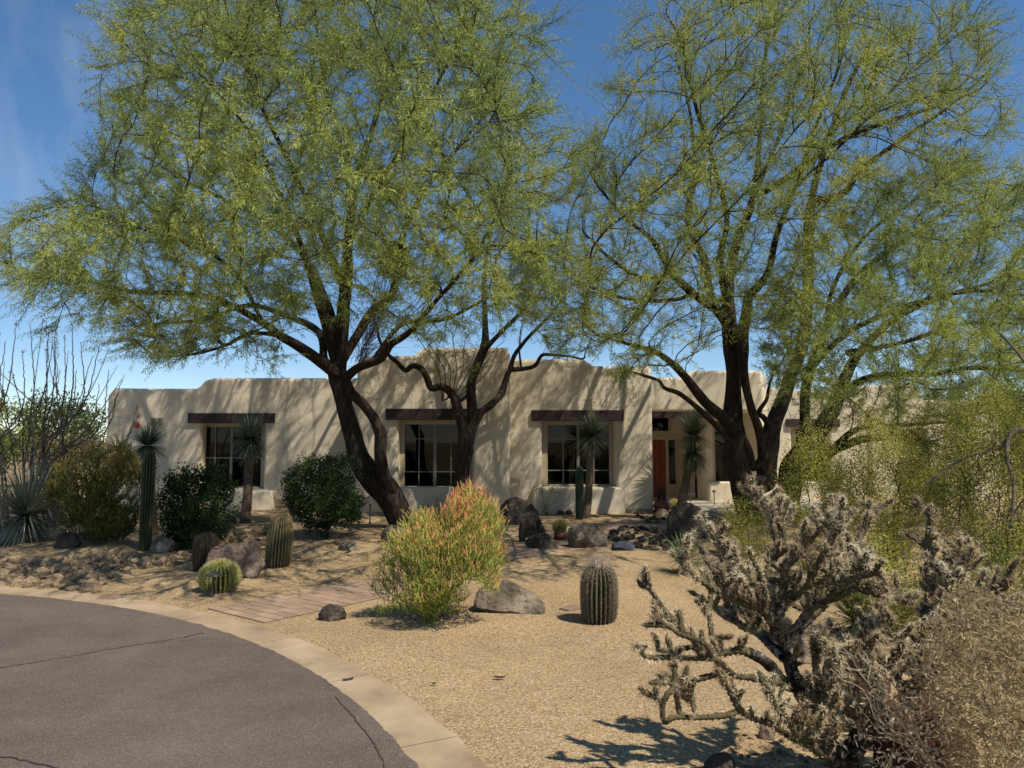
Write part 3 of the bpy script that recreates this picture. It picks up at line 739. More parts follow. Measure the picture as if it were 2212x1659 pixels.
def make_tree(name, label, skel, A, base, seed, tipr=0.0058, expo=2.25, twn=3.0, leafL=(0.05, 0.10), leafW=0.0125, palette=None, group=None, extra=None, twL=(0.32, 0.72), droop=0.25,
              leafn=7, step=0.26, up=0.1, wob=0.22, cat='tree', bark='bark', keep=0.55, rmax_leaf=0.03, sunward=True):
    r = np.random.default_rng(seed)
    N, PR, RT, D, ns = colonize(skel, A, r, step=step, up=up, wob=wob, keep=keep)
    n = len(N); acc = np.zeros(n); ch = [[] for _ in range(n)]
    for i, p in enumerate(PR):
        if p >= 0: ch[p].append(i)
    order = range(n - 1, -1, -1)
    R = np.zeros(n)
    for i in order:
        acc[i] = acc[i] + (tipr ** expo if not ch[i] else 0) + (0.25 * tipr) ** expo
        R[i] = acc[i] ** (1 / expo)
        if PR[i] >= 0: acc[PR[i]] += acc[i]
    for i in range(n):
        if RT[i] > 0: R[i] = RT[i] if RT[i] > 0.02 else max(RT[i], min(R[i], 0.03))
    for i in range(n):
        if RT[i] == 0 and PR[i] >= 0: R[i] = min(R[i], R[PR[i]] * 0.95)
    # chains
    t = empty(name, base, label, cat, group)
    big = MB(); sm = MB()
    heads = [0]; done = set()
    starts = [(0, None)]
    while starts:
        s, par = starts.pop(); chain = ([par] if par is not None else []) + [s]; cur = s
        while ch[cur]:
            kids = sorted(ch[cur], key=lambda k: -R[k])
            for k in kids[1:]: starts.append((k, cur))
            chain.append(kids[0]); cur = kids[0]
        P = N[chain]; rr = R[chain].copy()
        if par is not None: rr[0] = min(rr[0], rr[1] * 1.25)
        rm_ = rr.max()
        if rm_ > 0.022:
            S = spline(np.column_stack([P, rr]), 0.05 if rm_ > 0.06 else 0.1)
            k = 22 if rm_ > 0.1 else (10 if rm_ > 0.045 else 6)
            rad = np.maximum(S[:, 3], 0.002)[:, None] * np.ones((1, k))
            if rm_ > 0.06:
                for a_ in range(len(S)):
                    for b_ in range(k):
                        c_ = b_ / k * 2 * math.pi
                        f_ = Vector((math.cos(c_) * 2.2, math.sin(c_) * 2.2, a_ * 0.05 * 1.3 + seed))
                        g_ = Vector((math.cos(c_) * 5.5, math.sin(c_) * 5.5, a_ * 0.05 * 2.6 + seed))
                        rad[a_, b_] *= 1 + 0.20 * noise.noise(f_) + 0.14 * noise.noise(g_)
            v, f, _ = tube(S[:, :3], rad, k); big.add(v, f)
        else:
            v, f = segs(P[:-1], P[1:], rr[:-1], rr[1:], 4); sm.add(v, f)
    big.build('trunk', M[bark], t, smooth=True)
    # twigs with bipinnate leaves
    cand = np.where((R < rmax_leaf) & ((np.arange(n) >= ns) | (R < 0.012)))[0]
    bigN = N[R > 0.034]
    if len(bigN):
        dmin = np.array([np.linalg.norm(bigN - N[c_], axis=1).min() for c_ in cand])
        cand = cand[(dmin > 0.5) | (r.random(len(cand)) < 0.22)]
    cnt = r.poisson(twn * 1.12, len(cand)); idx = np.repeat(cand, cnt)
    m = len(idx); out = norm(N[idx] - np.array([base[0], base[1], base[2] + 3.5]))
    d0 = norm(D[idx] * 0.85 + perp(D[idx], r) * 0.62 + out * 0.45 + np.array([0, 0, 0.05]))
    L = r.uniform(*twL, m); P0 = N[idx] + D[idx] * r.uniform(-.5, .5, m)[:, None] * step * 0.8
    K = 4; pts = [P0]; d = d0
    for k in range(K):
        d = norm(d + 0.16 * r.normal(size=d.shape) + np.array([0, 0, -droop * 0.22]))
        pts.append(pts[-1] + d * (L / K)[:, None])
    for k in range(K):
        v, f = segs(pts[k], pts[k + 1], 0.0040 - 0.0008 * k, 0.0033 - 0.0008 * k, 3); sm.add(v, f)
    sm.build('branches', M['twig'] if bark == 'bark' else M[bark], t)
    pal = np.array(palette)
    # tint patches
    cl_ = np.array([noise.noise(Vector(q) * 0.8 + Vector((seed, 0, 0))) for q in N[idx]]) + 0.25 * r.normal(size=m)
    tcol = np.clip((cl_ + 0.55) / 1.1, 0, 0.999) * (len(pal) - 1); i0 = tcol.astype(int); fr = (tcol - i0)[:, None]
    tw = pal[i0] * (1 - fr) + pal[np.minimum(i0 + 1, len(pal) - 1)] * fr
    lf = MB()
    for q in range(leafn):
        u = (q + 0.6 + 0.3 * r.random(m)) / leafn * K; k = np.minimum(u.astype(int), K - 1); fr = (u - k)[:, None]
        A0 = np.stack(pts, 0); a_ = A0[k, np.arange(m)]; b_ = A0[k + 1, np.arange(m)]
        p = a_ + (b_ - a_) * fr; dt = norm(b_ - a_)
        side = perp(dt, r)
        for sgn in (1, -1):
            dl = norm(dt * 0.55 + sgn * side * 0.8 + 0.25 * r.normal(size=p.shape) + np.array([0, 0, -droop]))
            ll = r.uniform(*leafL, m)
            c_ = tw * (0.85 + 0.3 * r.random((m, 1)))
            v, f, c = leaves(p, dl, ll, leafW * (0.7 + 0.6 * r.random(m)), r, c_, 0.12)
            lf.add(v, f, c)
    if extra is not None: extra(t, N, R)
    lf.build('crown', M['leaf'], t)
    print(name, 'nodes', n, 'twigs', m, 'leaf quads', m * leafn * 2)
    return t

def S(pts):
    """skeleton line from (x, y, Y, radius in picture units)"""
    return [(*W(x, y, Y), rp * Y / F_PX) for x, y, Y, rp in pts]

PAL1 = [(0.18, 0.23, 0.085), (0.28, 0.34, 0.09), (0.40, 0.45, 0.10), (0.46, 0.49, 0.11)]
PAL3 = [(0.18, 0.23, 0.08), (0.28, 0.33, 0.08), (0.38, 0.42, 0.08), (0.46, 0.45, 0.09)]

# big mesquite left of centre
B1 = (-2.0, 14.4, 0.0)
sk1 = [
    S([(892, 1172, 14.4, 36), (874, 1138, 14.4, 29), (850, 1090, 14.35, 28), (826, 1054, 14.3, 29), (796, 1020, 14.3, 27), (774, 981, 14.3, 22), (760, 932, 14.3, 19), (747, 885, 14.3, 18), (737, 843, 14.3, 19), (729, 805, 14.3, 20), (733, 770, 14.3, 17), (740, 690, 14.3, 15), (748, 600, 14.4, 13), (752, 520, 14.5, 10), (768, 400, 14.7, 8), (800, 290, 14.9, 6), (832, 180, 15, 4), (840, 60, 15.2, 2.5)]),
    S([(841, 1060, 14.2, 16), (826, 1020, 14.0, 14), (822, 978, 13.95, 12), (823, 942, 13.95, 12), (806, 900, 14.0, 11), (781, 868, 14.05, 11), (760, 850, 14.1, 11), (746, 822, 14.2, 11), (772, 795, 13.9, 9), (822, 776, 13.5, 8), (843, 745, 13.2, 7.5), (886, 716, 12.9, 6.5), (950, 640, 12.6, 5), (1020, 560, 12.4, 4), (1080, 450, 12.3, 2.5)]),
    S([(727, 808, 14.2, 14), (712, 796, 14.0, 13), (670, 765, 13.7, 12), (628, 738, 13.5, 10), (605, 725, 13.3, 9), (565, 695, 13.0, 8), (500, 660, 12.8, 7), (465, 645, 12.6, 6.5), (400, 634, 12.4, 5.5), (300, 631, 12.2, 4.5), (240, 620, 12.0, 3.5), (150, 600, 11.8, 2.4), (80, 600, 11.7, 1.5)]),
    S([(604, 724, 13.3, 5), (540, 720, 12.8, 4.5), (490, 745, 12.4, 3.5), (420, 765, 12.2, 2.5), (360, 770, 12.1, 1.5)]),
    S([(700, 775, 14.1, 9), (690, 720, 14.6, 8), (640, 690, 15.2, 7), (540, 660, 15.8, 5), (440, 690, 16.2, 4), (330, 700, 16.5, 2.5)]),
    S([(728, 790, 14.3, 12), (704, 700, 14.0, 11), (680, 620, 13.6, 9), (650, 530, 13.2, 7), (600, 410, 12.8, 5.5), (550, 300, 12.5, 4), (470, 200, 12.2, 2.5), (400, 130, 12.1, 1.5)]),
    S([(735, 740, 14.3, 9), (700, 640, 14.9, 8), (655, 550, 15.4, 7), (560, 470, 16.0, 5), (420, 400, 16.6, 3.5), (300, 330, 17, 2)]),
    S([(737, 780, 14.3, 11), (775, 720, 14.6, 10), (806, 670, 14.9, 9), (848, 630, 15.2, 8), (858, 550, 15.5, 7), (900, 440, 16, 5), (980, 330, 16.6, 4), (1060, 230, 17, 2.5), (1100, 140, 17.2, 1.5)]),
    S([(745, 620, 14.4, 9), (700, 520, 13.8, 7), (640, 380, 13.0, 5.5), (560, 220, 12.2, 4), (500, 60, 11.8, 2.5), (470, -60, 11.6, 1.5)]),
    S([(752, 530, 14.5, 7), (800, 430, 13.8, 6), (880, 300, 13.0, 5), (960, 150, 12.4, 3.5), (1010, 0, 12.1, 2), (1020, -100, 12, 1.4)]),
    S([(760, 470, 14.6, 5), (740, 330, 14.4, 4), (700, 180, 14.2, 3), (680, 20, 14.0, 2), (670, -90, 14, 1.4)]),
    S([(800, 785, 13.7, 5), (870, 700, 14.6, 5), (960, 690, 15, 4), (1060, 640, 15.4, 3), (1150, 600, 15.8, 2)]),
    S([(570, 700, 13.0, 4.5), (500, 580, 12.4, 4), (380, 520, 11.9, 3), (260, 480, 11.6, 2), (150, 450, 11.4, 1.3)]),
]
poly1 = [(0, 490), (90, 455), (170, 440), (230, 400), (200, 340), (260, 310), (200, 235), (240, 150), (225, 60), (300, -60), (500, -190), (800, -230), (1000, -150), (1090, -20), (1170, 40), (1160, 160), (1215, 130), (1190, 240), (1235, 330),
         (1240, 450), (1245, 590), (1190, 690), (1100, 700), (1000, 690), (920, 720), (850, 690), (780, 650), (700, 680), (650, 780), (560, 800), (480, 760), (430, 800), (360, 770), (270, 740), (200, 700), (100, 690), (20, 640), (-30, 560)]
r1 = np.random.default_rng(11)
A1 = attractors(poly1, 4900, 11.9, 5.4, r1, (-2.6, 13.2, 8.6, 11.6, 2.35), holes=0.20)
def nest1(t, N, R):
    r = np.random.default_rng(3); c = np.array(W(850, 562, 15.0)); n = 2600
    d = norm(r.normal(size=(n, 3))); p = c + d * (r.random((n, 1)) ** 0.5) * np.array([.34, .3, .42])
    e = p + norm(r.normal(size=(n, 3))) * r.uniform(.08, .22, (n, 1)); v, f = segs(p, e, .006, .003, 3)
    mesh_np('mistletoe_clump', v, f, M['twig'], t)
    n = 420; c2 = np.array(W(772, 790, 14.2)); e2 = np.array(W(835, 640, 14.9)); u = r.random((n, 1))
    p = c2 + (e2 - c2) * u + r.normal(size=(n, 3)) * .05; d = norm(e2 - c2 + r.normal(size=(n, 3)) * .9)
    v, f = segs(p, p + d * r.uniform(.3, .9, (n, 1)), .004, .002, 3); mesh_np('dry_shoots', v, f, M['twig'], t)
make_tree('mesquite_tree', 'large leaning mesquite with twin dark trunks and broad yellow-green crown left of centre', sk1, A1, B1, 1, palette=PAL1, extra=nest1, twn=4.3, leafn=18, leafW=0.0105, leafL=(0.045, 0.085), keep=0.85, wob=0.18)

# small mesquite against the middle window
B2 = (-1.05, 15.7, 0.0)
sk2 = [
    S([(992, 1112, 15.7, 20), (994, 1060, 15.7, 16), (1000, 1010, 15.7, 16), (1006, 965, 15.7, 17), (1004, 930, 15.7, 13), (990, 890, 15.65, 11), (978, 855, 15.6, 9), (955, 835, 15.5, 8), (932, 838, 15.5, 7), (922, 815, 15.45, 7), (910, 797, 15.4, 6), (892, 790, 15.4, 6), (876, 800, 15.4, 5.5), (858, 783, 15.3, 5), (838, 765, 15.3, 4.5), (820, 735, 15.2, 3)]),
    S([(1008, 965, 15.7, 12), (1019, 930, 15.75, 12), (1020, 880, 15.75, 11), (1018, 830, 15.8, 10), (1030, 790, 15.8, 9), (1046, 750, 15.8, 9), (1048, 705, 15.8, 7), (1046, 600, 15.7, 5), (1060, 500, 15.6, 3)]),
    S([(1020, 925, 15.75, 9), (1038, 893, 15.8, 8), (1060, 875, 15.8, 8), (1082, 852, 15.9, 7.5), (1092, 822, 15.9, 7), (1102, 800, 15.9, 6), (1126, 797, 16, 5), (1155, 790, 16, 4.5), (1170, 768, 16.1, 4), (1215, 768, 16.2, 3), (1260, 775, 16.2, 2)]),
    S([(1100, 800, 15.9, 5), (1110, 770, 15.9, 5), (1140, 730, 15.8, 4), (1180, 690, 15.7, 3), (1220, 640, 15.6, 2)]),
    S([(1040, 765, 15.8, 6), (1070, 730, 15.6, 5), (1110, 690, 15.4, 4), (1160, 640, 15.2, 3), (1200, 580, 15, 2)]),
    S([(985, 875, 15.65, 4), (1000, 862, 15.65, 4), (1016, 848, 15.75, 3.5)]),
    S([(1120, 798, 16, 2.5), (1122, 760, 16, 2), (1124, 720, 16, 1.5)]),
    S([(820, 735, 15.2, 3), (812, 700, 15.1, 2.4), (800, 680, 15, 1.6)]),
] + [S([(955 + 6 * q, 850 + 4 * abs(q - 4), 15.55, 1.1), (955 + 13 * (q - 1) + 6, 800, 15.5, .9), (930 + 24 * (q - 1), 735 + (q % 3) * 14, 15.4, .6)]) for q in range(8)]
poly2 = [(790, 690), (850, 700), (950, 640), (1050, 560), (1150, 540), (1230, 560), (1260, 650), (1290, 740), (1260, 790), (1180, 770), (1120, 740), (1060, 760), (1000, 730), (960, 790), (900, 770), (850, 760)]
A2 = attractors(poly2, 700, 15.3, 1.5, np.random.default_rng(5), (-.8, 15.5, 4, 8), holes=0.3, edge=90)
make_tree('mesquite_tree', 'small crooked mesquite with three-way forked trunk in front of the middle window', sk2, A2, B2, 2, palette=PAL1, twn=3.2, leafn=15, leafW=0.0105)

# large mesquite right of centre
B3 = (4.7, 14.9, 0.0)
sk3 = [
    S([(1624, 1150, 14.9, 30), (1612, 1085, 14.9, 24), (1600, 1030, 14.9, 22), (1590, 985, 14.9, 22), (1584, 930, 14.9, 21), (1584, 880, 15, 18), (1584, 836, 15, 15), (1586, 800, 15, 15), (1582, 760, 15, 15), (1575, 704, 15, 13), (1571, 650, 15, 11), (1578, 575, 15.2, 9), (1600, 500, 15.3, 7), (1628, 425, 15.2, 6), (1640, 300, 15.2, 4), (1650, 160, 15.2, 3), (1660, 40, 15.2, 1.5)]),
    S([(1582, 925, 14.8, 12), (1553, 894, 14.5, 11), (1527, 872, 14.3, 10), (1503, 844, 14.1, 9), (1479, 814, 13.9, 8), (1455, 788, 13.7, 7), (1427, 766, 13.5, 5.5), (1383, 750, 13.3, 4), (1347, 740, 13.1, 3), (1300, 728, 13, 2)]),
    S([(1574, 950, 14.7, 6), (1537, 910, 14.3, 6), (1501, 876, 14, 5.5), (1463, 848, 13.8, 5), (1435, 838, 13.6, 4), (1423, 822, 13.5, 3.5), (1393, 812, 13.4, 3), (1367, 804, 13.3, 2)]),
    S([(1576, 710, 15, 9), (1546, 667, 14.7, 9), (1496, 632, 14.4, 7.5), (1450, 588, 14.1, 6), (1410, 520, 13.9, 4.5), (1350, 470, 13.7, 3), (1290, 400, 13.5, 2)]),
    S([(1550, 672, 14.7, 7), (1531, 625, 14.9, 8), (1522, 560, 15.2, 7), (1491, 500, 15.5, 6), (1486, 450, 15.7, 5), (1500, 380, 15.9, 4), (1490, 240, 16.1, 3), (1460, 120, 16.3, 2)]),
    S([(1573, 665, 15, 8), (1556, 560, 14.6, 6), (1570, 470, 14.2, 5), (1540, 350, 13.8, 4), (1500, 220, 13.5, 3), (1470, 90, 13.3, 2), (1440, 30, 13.3, 1.3)]),
    S([(1628, 425, 15.2, 7), (1665, 405, 14.9, 7), (1696, 388, 14.7, 6.5), (1746, 350, 14.4, 6), (1800, 312, 14.2, 5), (1856, 285, 14, 4.5), (1956, 250, 13.8, 3.5), (2050, 222, 13.6, 2.5), (2120, 190, 13.5, 1.5)]),
    S([(1655, 1040, 15.0, 20), (1657, 995, 15.0, 19), (1663, 944, 15.0, 18), (1680, 894, 15.1, 16), (1694, 854, 15.3, 14), (1712, 800, 15.6, 12), (1735, 740, 16, 11), (1745, 640, 16.3, 9), (1748, 540, 16.5, 9), (1752, 445, 16.6, 9), (1790, 430, 16.5, 7), (1826, 414, 16.4, 6), (1862, 365, 16.2, 5), (1950, 300, 16, 4), (2050, 230, 15.8, 2.5), (2140, 150, 15.7, 1.5)]),
    S([(1752, 450, 16.6, 7), (1762, 390, 16.6, 6), (1790, 300, 16.5, 5), (1830, 190, 16.4, 4), (1880, 90, 16.2, 2)]),
    S([(1650, 990, 14.9, 11), (1645, 954, 14.8, 9), (1635, 914, 14.7, 8.5), (1623, 884, 14.7, 8), (1613, 844, 14.7, 8), (1606, 804, 14.7, 9), (1605, 754, 14.7, 10), (1605, 714, 14.7, 10), (1613, 674, 14.7, 9), (1618, 640, 14.6, 8), (1656, 594, 14.4, 6), (1680, 500, 14, 5), (1720, 400, 13.7, 4), (1760, 280, 13.4, 3), (1810, 150, 13.1, 2), (1840, 40, 13, 1.3)]),
    S([(1664, 930, 15.0, 6), (1652, 905, 14.9, 6), (1639, 890, 14.8, 5), (1655, 864, 14.7, 4), (1665, 820, 14.6, 3), (1690, 780, 14.4, 2)]),
    S([(1627, 1010, 14.9, 8), (1615, 965, 14.8, 8), (1604, 940, 14.8, 6)]),
    S([(1600, 500, 15.3, 5), (1640, 400, 15.9, 4), (1700, 250, 16.5, 3), (1740, 100, 16.8, 2), (1760, 10, 17, 1.2)]),
    S([(1450, 590, 14.1, 4), (1390, 600, 14.4, 3.5), (1320, 560, 14.7, 3), (1260, 500, 15, 2)]),
    S([(1500, 640, 14.4, 4), (1420, 650, 14, 3.5), (1330, 640, 13.7, 2.6), (1250, 610, 13.5, 1.6)]),
    S([(1720, 400, 13.7, 3), (1830, 300, 13, 3), (1950, 170, 12.6, 2), (2060, 60, 12.4, 1.2)]),
]
poly3 = [(1235, 780), (1205, 690), (1200, 600), (1235, 480), (1215, 360), (1270, 270), (1350, 330), (1385, 260), (1325, 160), (1375, 60), (1470, 10), (1570, -40), (1750, -70), (1900, -10), (1990, 40), (2090, 0), (2120, 60), (2170, 90), (2195, 160), (2140, 200), (2150, 270), (2170, 300), (2080, 350), (1990, 360),
         (1900, 430), (1790, 520), (1740, 640), (1700, 720), (1640, 740), (1560, 720), (1540, 830), (1470, 800), (1400, 835), (1320, 815)]
A3 = attractors(poly3, 3300, 12.4, 5.2, np.random.default_rng(21), (5.0, 13.0, 8.6, 12.0, 2.2), holes=0.12, edge=150)
make_tree('mesquite_tree', 'tall open mesquite right of centre with dark forked trunks and branches swept to the right', [[(x_, y_, z_, r_ * (1.22 if z_ > 3.2 else 1.05)) for x_, y_, z_, r_ in l_] for l_ in sk3], A3, B3, 3, palette=PAL3, twn=2.9, leafn=16, leafW=0.0102, leafL=(0.045, 0.085), droop=0.08, wob=0.13, keep=1.1, up=0.07)

# further mesquite at the right
B4 = (6.2, 15.8, 0.0)
sk4 = [
    S([(1700, 1130, 15.2, 24), (1702, 1060, 15.2, 20), (1712, 1005, 15.2, 18), (1730, 970, 15.2, 13), (1737, 930, 15.2, 10), (1738, 890, 15.2, 9), (1745, 820, 15.3, 8), (1780, 720, 15.5, 7), (1850, 600, 15.8, 6), (1950, 520, 16, 4.5), (2080, 440, 16.2, 3), (2200, 400, 16.3, 2)]),
    S([(1722, 985, 15.2, 12), (1757, 950, 15.3, 13), (1785, 905, 15.4, 14), (1801, 882, 15.5, 13), (1815, 840, 15.6, 11), (1850, 770, 15.8, 8), (1930, 690, 16, 6), (2040, 640, 16.2, 4), (2180, 600, 16.4, 2.5), (2280, 560, 16.5, 1.5)]),
    S([(1760, 1010, 15, 9), (1794, 975, 14.8, 10), (1836, 958, 14.6, 8), (1864, 949, 14.4, 7), (1906, 946, 14.2, 5.5), (1953, 948, 14, 4.5), (2000, 954, 13.8, 3.5), (2040, 965, 13.7, 2)]),
    S([(1800, 970, 14.8, 6), (1836, 935, 14.6, 5.5), (1883, 920, 14.5, 4.5), (1960, 918, 14.4, 3.5), (2046, 912, 14.2, 2.4), (2120, 920, 14.1, 1.5)]),
    S([(1815, 850, 15.6, 7), (1869, 819, 15, 6.5), (1929, 809, 14.5, 6), (2023, 807, 14, 5), (2093, 795, 13.8, 4.5), (2209, 798, 13.6, 3.5), (2300, 790, 13.5, 2)]),
    S([(1745, 800, 15.3, 6), (1830, 720, 14.8, 5), (1960, 660, 14.2, 4), (2100, 630, 13.8, 3), (2240, 640, 13.5, 2)]),
    S([(1780, 720, 15.5, 5), (1800, 620, 15.2, 4), (1870, 510, 14.8, 3), (1980, 430, 14.5, 2), (2060, 400, 14.4, 1.3)]),
    S([(1830, 760, 15.7, 5), (1950, 740, 15.3, 4), (2080, 700, 15, 3), (2230, 700, 14.8, 2)]),
]
poly4 = [(1690, 560), (1760, 480), (1850, 430), (1950, 370), (2080, 340), (2180, 380), (2240, 370), (2350, 440), (2360, 640), (2350, 850), (2200, 850), (2100, 930), (2000, 930), (1900, 960), (1830, 920), (1760, 900), (1690, 860), (1640, 760), (1650, 650)]
A4 = attractors(poly4, 3600, 12.8, 3.8, np.random.default_rng(31), (8.0, 14.0, 8.0, 10.0, 1.5), holes=0.28, edge=100)
make_tree('mesquite_tree', 'spreading mesquite at the right edge with long level limbs over the creosote bushes', [[(x_, y_, z_, r_ * 1.2) for x_, y_, z_, r_ in l_] for l_ in sk4], A4, B4, 4, palette=PAL1, twn=4.0, leafn=16, leafW=0.0105, leafL=(0.045, 0.085), droop=0.08, wob=0.12, keep=1.1, up=0.03)
#PART2
# ------------------------------------------------------------------ bushes grown inside their traced outline
def mixpal(pal, u):
    pal = np.array(pal); t = np.clip(u, 0, 0.9999) * (len(pal) - 1); i = t.astype(int); f = (t - i)[:, None]
    return pal[i] * (1 - f) + pal[np.minimum(i + 1, len(pal) - 1)] * f

def bush_nodes(poly, Y, depth, n, base, seed, step, dk, stems=5, wob=0.25, up=0.1, keep=0.5, holes=0.3, nz=None, edge=60):
    r = np.random.default_rng(seed)
    P = np.array(poly); lo, hi = P.min(0), P.max(0); out = []
    zs = nz or 1.6 / max(0.3, (hi[0] - lo[0]) * Y / F_PX)
    while len(out) < n:
        x = r.uniform(lo[0], hi[0], 2000); y = r.uniform(lo[1], hi[1], 2000); k = inpoly(x, y, poly); x, y = x[k], y[k]
        th_ = np.sqrt(np.clip(edgedist(x, y, poly) / edge, 0.05, 1)); YY = Y + r.uniform(-1, 1, len(x)) * depth * th_
        for a, b, c in zip(x, y, YY):
            q = W(a, b, c)
            if q.z < 0.04: continue
            if noise.noise(Vector(q) * zs * 2 + Vector((seed, 0, 0))) < -holes: continue
            out.append(tuple(q))
            if len(out) >= n: break
    A = np.array(out)
    b = np.array(base, float); sk = []
    for s in range(stems):
        e = A[r.integers(len(A))]; m = b + (e - b) * 0.4 + np.array([0, 0, 0.1 * np.linalg.norm(e - b)]); m[2] = max(m[2], b[2] + 0.08)
        sk.append([(*(b + r.normal(size=3) * [0.02, 0.02, 0]), 0.01), (*m, 0.008)])
    L = [(*b, 0.01), (*(b + [0, 0, max(step, 0.03) * 1.2]), 0.01)]
    N, PR, RT, D, ns = colonize([L] + sk, A, r, step=step, dk=dk, di=3.0, iters=110, up=up, wob=wob, keep=keep)
    return N, np.array(PR), D, r

def node_radii(N, PR, tipr, expo=2.3, rmax=0.05):
    n = len(N); acc = np.zeros(n); nk = np.zeros(n, int)
    for p in PR:
        if p >= 0: nk[p] += 1
    for i in range(n - 1, -1, -1):
        if nk[i] == 0: acc[i] += tipr ** expo
        if PR[i] >= 0: acc[PR[i]] += acc[i]
    return np.minimum(acc ** (1 / expo), rmax), nk

def leafy_bush(name, label, poly, Y, depth, n, base, seed, step, dk, leaf, pal, per=6, tipr=0.002, stemmat='twig', cat='shrub', group=None, spread=None, jit=0.05, rmax=0.03, lmin=0.006, holes=0.3, leafmat='leaf', dryf=0.0, colfn=None, k=4, **kw):
    N, PR, D, r = bush_nodes(poly, Y, depth, n, base, seed, step, dk, holes=holes, **kw)
    R, nk = node_radii(N, PR, tipr, rmax=rmax)
    t = empty(name, tuple(base), label, cat, group)
    m = PR >= 0; i = np.where(m)[0]
    v, f = segs(N[PR[i]], N[i], np.minimum(R[PR[i]], R[i] * 1.3), R[i], k)
    mesh_np('stems', v, f, M[stemmat], t)
    c = np.where(R < lmin)[0]; idx = np.repeat(c, per); q = len(idx)
    P = N[idx] + r.normal(size=(q, 3)) * jit; d = norm(D[idx] * 0.5 + r.normal(size=(q, 3)) + [0, 0, 0.3])
    u = 0.5 + 0.9 * np.array([noise.noise(Vector(p) * 2.2 + Vector((seed, 5, 0))) for p in N[idx]]) + 0.22 * r.normal(size=q)
    col = mixpal(pal, u) * (0.8 + 0.4 * r.random((q, 1)))
    v, f, cc = leaves(P, d, r.uniform(leaf[0], leaf[1], q), r.uniform(leaf[2], leaf[3], q), r, col, 0.1)
    mesh_np('foliage', v, f, M[leafmat], t, colors=cc)
    return t

def at(x, y, dz=0.0):
    g = G(x, y); return (g.x, g.y, H(g.x, g.y) + dz)

# dark green shrubs in front of the left wing
PG = [(0.018, 0.036, 0.010), (0.032, 0.062, 0.016), (0.052, 0.092, 0.024), (0.09, 0.135, 0.035)]
leafy_bush('green_shrub', 'dense dark green shrub between the tall ribbed saguaro and the second tufted yucca',
           [(350, 1100), (352, 1050), (372, 1020), (420, 1005), (440, 1012), (480, 1008), (505, 1050), (512, 1110), (500, 1150), (470, 1165), (430, 1188), (390, 1190), (362, 1160), (345, 1130)],
           11.7, 0.62, 900, at(420, 1186), 41, 0.07, 0.10, (0.03, 0.055, 0.02, 0.034), PG, per=34, jit=0.05, group='dark green shrubs before the left wing')
leafy_bush('green_shrub', 'dense dark green shrub in the wall shade just left of the leaning mesquite trunk',
           [(618, 1070), (612, 1030), (640, 1010), (660, 985), (700, 995), (730, 982), (760, 990), (775, 1030), (782, 1090), (775, 1130), (740, 1140), (710, 1165), (680, 1165), (650, 1125), (625, 1110)],
           12.9, 0.7, 900, at(702, 1163), 42, 0.075, 0.11, (0.03, 0.055, 0.02, 0.034), PG, per=34, jit=0.055, group='dark green shrubs before the left wing')
PS = [(0.10, 0.11, 0.05), (0.16, 0.17, 0.07), (0.24, 0.23, 0.10)]
leafy_bush('sparse_shrub', 'small thin grey-green shrub against the wall under the third window',
           [(1143, 1060), (1140, 1045), (1165, 1040), (1190, 1035), (1215, 1045), (1218, 1070), (1205, 1095), (1180, 1104), (1155, 1090)], 16.4, 0.3, 150, at(1180, 1112), 43, 0.07, 0.10, (0.02, 0.04, 0.008, 0.014), PS, per=9, jit=0.05)
leafy_bush('sparse_shrub', 'tiny leafy shrub against the wall right of the leaning mesquite trunk',
           [(912, 1085), (925, 1070), (955, 1068), (960, 1090), (945, 1110), (920, 1112)], 15.7, 0.2, 60, at(935, 1118), 44, 0.06, 0.09, (0.02, 0.035, 0.008, 0.014), PS, per=8, jit=0.04)

